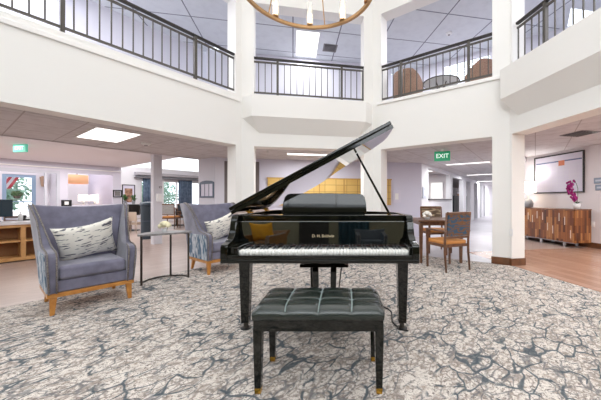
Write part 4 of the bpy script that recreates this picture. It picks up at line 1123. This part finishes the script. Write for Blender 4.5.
# dining things at far left
t = thing('black_table', 'tall black round table behind the beige chairs at left', 'table', (gx(130,9.95),9.95,0))
MB().lathe([(.30,.56),(.36,.90),(.36,.94),(.34,.95)], 30).build('tabletop', black_m, t)
MB().lathe([(.30,0),(.28,.03),(.05,.06),(.05,.56)], 20).build('pedestal', black_m, t)
for px, Y, a, lab in ((124,9.1,.3,'left beige chair at the tall black table'), (136,9.25,-.25,'right beige chair at the tall black table')):
    cc_ = arm_chair(lab, (gx(px,Y), Y, 0), a*.3, beige_m, beige_m, beige_m, 'beige chairs at the black table', 'beige_chair'); cc_.scale = (.57,.57,.74)
for px, lab in ((125,'left leafy plant on the black table'), (133.5,'right leafy plant on the black table')):
    t = thing('potted_plant', lab, 'plant', (gx(px,10.0), 10.0, .95), 0, 'plants on the black table')
    MB().lathe([(.04,0),(.06,.12)], 14).build('pot', greyjar_m, t)
    b = MB()
    for k in range(22):
        a = random.uniform(0,2*PI); r = random.uniform(.06,.17); z = random.uniform(.16,.36)
        d = Vector((math.cos(a),math.sin(a),0)); s_ = Vector((-d.y,d.x,0))*.03
        b.face([Vector((0,0,.12)), d*r*.6+s_+Vector((0,0,z)), d*r+Vector((0,0,z-.02)), d*r*.6-s_+Vector((0,0,z))])
    b.build('foliage', leaf_m, t)
g = G('zigzag_back', .8)
w1 = g.n('TexWave', Scale=1.0, _wave_type='BANDS', _bands_direction='Z', Distortion=2.0); g.l(g.map(scale=(1,1,9)), w1.inputs['Vector'])
zig_m = g.out(g.ramp(w1.outputs['Fac'], [(.4, (40,40,46)), (.5, (215,212,208))]))
q = Vector((gx(175,11.0),11.0,0)); t = thing('cafe_table', 'dark square cafe table by the garden window', 'table', (gx(177,12.0), 12.0, 0))
MB().box(-.45,.45,-.45,.45,.71,.75).build('tabletop', walnut_m, t); MB().box(-.04,.04,-.04,.04,.03,.71).build('post', iron_m, t); MB().box(-.3,.3,-.3,.3,0,.03).build('foot', iron_m, t)
arm_chair('cafe chair with black and white zigzag back near the garden window', (gx(171,10.7), 10.7, 0), .1, zig_m, orange_m, walnut_m, 'cafe chairs by the garden window', 'cafe_chair')
arm_chair('dark cafe chair right of the zigzag backed chair', (gx(187,11.3), 11.3, 0), 0, dark_m, dark_m, walnut_m, 'cafe chairs by the garden window', 'cafe_chair')

# corridor things
arm_chair('dark wooden chair with pale seat in the opening beyond the corridor window', (gx(458,10.6)*1.0-.25, 11.6, 0), 2.4, white_m, white_m, walnut_m, 'chair down the corridor', 'corridor_chair')
def cabinet(label, px, Y, w, hgt, m):
    t = thing('tall_cabinet', label, 'cabinet', (gx(px,Y), Y, .004), math.atan2(nRC.y,nRC.x), 'dark cabinets down the corridor')
    MB().box(-w/2,w/2,-.2,.2,0,hgt).build('body', m, t)
    MB().box(-w/2+.02,-.01,-.215,-.2,.05,hgt-.05).build('door', dark_m, t); MB().box(.01,w/2-.02,-.215,-.2,.05,hgt-.05).build('door', dark_m, t)
def kpt(s, n): return MK @ Vector((s, n, 0))
for i, (a, b2) in enumerate(pxs[1:4]):
    s = (sK_(a)+sK_(b2))/2+.9; q = kpt(s, 1.0)
    t = thing('tall_cabinet', ('nearest', 'second', 'farthest')[i]+' dark cabinet in the openings down the corridor', 'cabinet', (q.x, q.y, 0), math.atan2(nRC.y,nRC.x), 'dark cabinets down the corridor')
    MB().box(-.6,.6,-.2,.2,0,1.35).build('body', dark_m, t)
    MB().box(-.57,-.01,-.215,-.2,.05,1.3).build('door', black_m, t); MB().box(.01,.57,-.215,-.2,.05,1.3).build('door', black_m, t)
# lit window in the office behind the corridor opening
wz = [(s_at(MK,3.2,430), s_at(MK,3.2,443), 1.15, 1.8)]
MP = frame(MK @ Vector((3.8,0,0)), nL, nRC)
wz = [(s_at(MP,-.06,443), s_at(MP,-.06,430.5), 1.15, 1.8)]
window(MP, wz[0][0], wz[0][1], 1.15, 1.85, -.04, glass=False)
MB().box(wz[0][0]+.05, wz[0][1]-.05, -.03, -.02, 1.2, 1.8, MP).build('pane', mat('daylit_pane', (250,252,255), .5, emit=(250,252,255), es=1.3), bpy.data.objects['window_%d' % WIN[0]])

# ------------------------------------------------------------------ upstairs furniture
zu = ZF-.03
ux, uy = gx(441,6.72), 6.72
t = thing('round_table', 'round glass-topped table on the upstairs landing', 'table', (ux, uy, zu))
MB().lathe([(.41,.735),(.43,.745),(.41,.755)], 36).build('rim', iron_m, t, smooth=False)
MB().lathe([(.40,.73),(.40,.745)], 36).build('glass_top', mat('frosted_glass', (206,210,200), .3), t)
b = MB(); b.lathe([(.18,0),(.17,.03),(.03,.05),(.03,.6)], 16)
for a in range(4):
    an = a*PI/2+.5; b.tube([(0,0,.55),(.12*math.cos(an),.12*math.sin(an),.66),(.16*math.cos(an),.16*math.sin(an),.73)], .012, 6)
b.build('base', iron_m, t)
def tub_chair(label, x, y, rz):
    t = thing('wicker_tub_chair', label, 'chair', (x,y,zu), rz, 'brown upstairs chairs')
    for sx in (-.2,.2):
        for sy in (-.2,.2): MB().frustum((sx,sy,0),(.015,.015),(sx,sy,.3),(.02,.02)).build('leg', walnut_m, t)
    MB().box(-.25,.25,-.23,.27,.28,.42).build('seat', rattan_m, t, bevel=.03, seg=3)
    b = MB(); NI = 18; P1 = []; 
    for i in range(NI+1):
        a = math.radians(-10+200*i/NI); f_ = math.sin(PI*i/NI)
        top = .58+.27*min(1,f_*1.25)
        P1.append([b.bm.verts.new((r*math.cos(a), -r*math.sin(a)*.95, z)) for r in (.27,.33) for z in (.3, top)])
    for p_, q_ in zip(P1, P1[1:]):
        b.bm.faces.new((p_[0],q_[0],q_[1],p_[1])); b.bm.faces.new((q_[2],p_[2],p_[3],q_[3])); b.bm.faces.new((p_[1],q_[1],q_[3],p_[3])); b.bm.faces.new((q_[0],p_[0],p_[2],q_[2]))
    for p_ in (P1[0],P1[-1]): b.bm.faces.new((p_[0],p_[1],p_[3],p_[2]))
    b.build('curved_back', rattan_m, t, bevel=.015, smooth=False); t.scale = (1.08,1.08,1.08)
tub_chair('brown upstairs tub chair left of the round table', gx(408.5,6.6), 6.65, -.7)
tub_chair('brown upstairs tub chair right of the round table', gx(478,6.2), 6.22, .5)
MB_l = thing('upstairs_plant_lamp', 'white upstairs floor lamp between the table and the ribbon window', 'lamp', (gx(432,8.2), 8.0, zu))
MB().lathe([(.12,0),(.12,.02),(.012,.03),(.012,1.0)], 16).build('stand', white_m, MB_l)
MB().lathe([(.09,1.0),(.05,1.3)], 18).build('lamp_shade', mat('pale_shade', (238,236,232), .8), MB_l)

# ------------------------------------------------------------------ trees outside
def tree(label, x, y, r, h0, n, seed):
    rnd = random.Random(seed); t = thing('garden_tree', label, 'tree', (x, y, -.02), 0, 'trees in the garden')
    MB().tube([(0,0,0),(.05,0,h0*.6),(0,.05,h0)], [.12,.08,.05], 8).build('trunk', bark_m, t)
    b = MB()
    for k in range(n):
        d = Vector((rnd.gauss(0,1),rnd.gauss(0,1),rnd.gauss(0,1))).normalized()*r*rnd.random()**.4
        c_ = Vector((d.x, d.y, h0+d.z*.9)); u = Vector((rnd.gauss(0,1),rnd.gauss(0,1),rnd.gauss(0,1))).normalized(); w_ = u.orthogonal().normalized()
        s_ = rnd.uniform(.06,.13)
        b.face([c_-u*s_, c_+w_*s_*.5, c_+u*s_, c_-w_*s_*.5])
    b.build('foliage', tree_leaf_m, t)
q = MF @ Vector((sF(168),3.0,0)); tree('green garden tree left in the wide window', q.x, q.y, 1.1, 1.35, 900, 1)
q = MF @ Vector((sF(203),5.5,0)); tree('green garden tree right in the wide window', q.x, q.y, 1.2, 1.5, 900, 2)
q = MO @ Vector((sO(4),4.5,0)); tree('green garden tree left beyond the entrance', q.x, q.y, .9, 1.2, 700, 3)
q = MO @ Vector((sO(31),6.5,0)); tree('green garden tree right beyond the entrance', q.x, q.y, .9, 1.6, 600, 4)

# ------------------------------------------------------------------ light
area('hall_overhead_fill', (-.1, 1.6, ZH-.05), 5.0, 5.5, 135, col=(.97,.985,1))  # added overhead fill below a closed ceiling; no skylight is built
area('back_fill_light', (-.3,-4.1,4.2), 6.4, 2.8, 185, rot=(PI/2,0,0), col=(.95,.98,1))  # added frontal fill lamp in front of the made-up back window
area('lounge_light', tuple(MF @ Vector((sF(120), -2.5, 3.5))), 6, 3, 190)
area('entrance_fill_light', tuple(ME @ Vector((sE(20), -2.0, 2.25))), 4, 3, 150, rot=(0,0,math.atan2(-dL.y,-dL.x)))  # added fill lamp without a fitting, brightens the entrance floor and white ceiling
area('vestibule_inner_light', tuple(ME @ Vector((sE(20), 1.0, 2.4))), 3, 1, 30, rot=(0,0,math.atan2(-dL.y,-dL.x)))
area('lounge_room_light', tuple(ME @ Vector((sE(92), 1.5, 3.4))), 2, 2, 30, col=(1,.96,.92))
for nm, M, ln in SIDES:
    if nm in ('left','right'): area('upstairs_light_'+nm, tuple(M @ Vector((3.0,1.5,5.26))), 4, 1.5, 150, col=(.93,.94,1))
    elif nm == 'right_center': area('upstairs_light_'+nm, tuple(M @ Vector((ln/2,1.8,5.26))), 1.5, 1.5, 90, col=(.93,.94,1))
W = bpy.data.worlds.new('World'); sc.world = W; W.use_nodes = True
W.node_tree.nodes['Background'].inputs[0].default_value = (.86,.93,1,1); W.node_tree.nodes['Background'].inputs[1].default_value = 2.6

# ------------------------------------------------------------------ camera
cam = bpy.data.cameras.new('camera'); co = bpy.data.objects.new('camera', cam); COL.objects.link(co)
co.location = (0,0,H); co.rotation_euler = (PI/2,0,0)
cam.sensor_fit = 'HORIZONTAL'; cam.sensor_width = 36; cam.lens = 36*F/601; cam.shift_x = -(CX-300.5)/601; cam.shift_y = 0
cam.clip_start = .02; cam.clip_end = 200
sc.camera = co
sc.view_settings.view_transform = 'Standard'; sc.view_settings.look = 'None'; sc.view_settings.gamma = 1; sc.view_settings.use_curve_mapping = False
sc.view_settings.exposure = 0
sc.cycles.use_denoising = True
try: sc.cycles.denoiser = 'OPENIMAGEDENOISE'
except Exception: pass
sc.cycles.max_bounces = 8; sc.cycles.diffuse_bounces = 5; sc.cycles.glossy_bounces = 5; sc.cycles.transparent_max_bounces = 12
sc.cycles.sample_clamp_indirect = 8; sc.cycles.caustics_reflective = False; sc.cycles.caustics_refractive = False
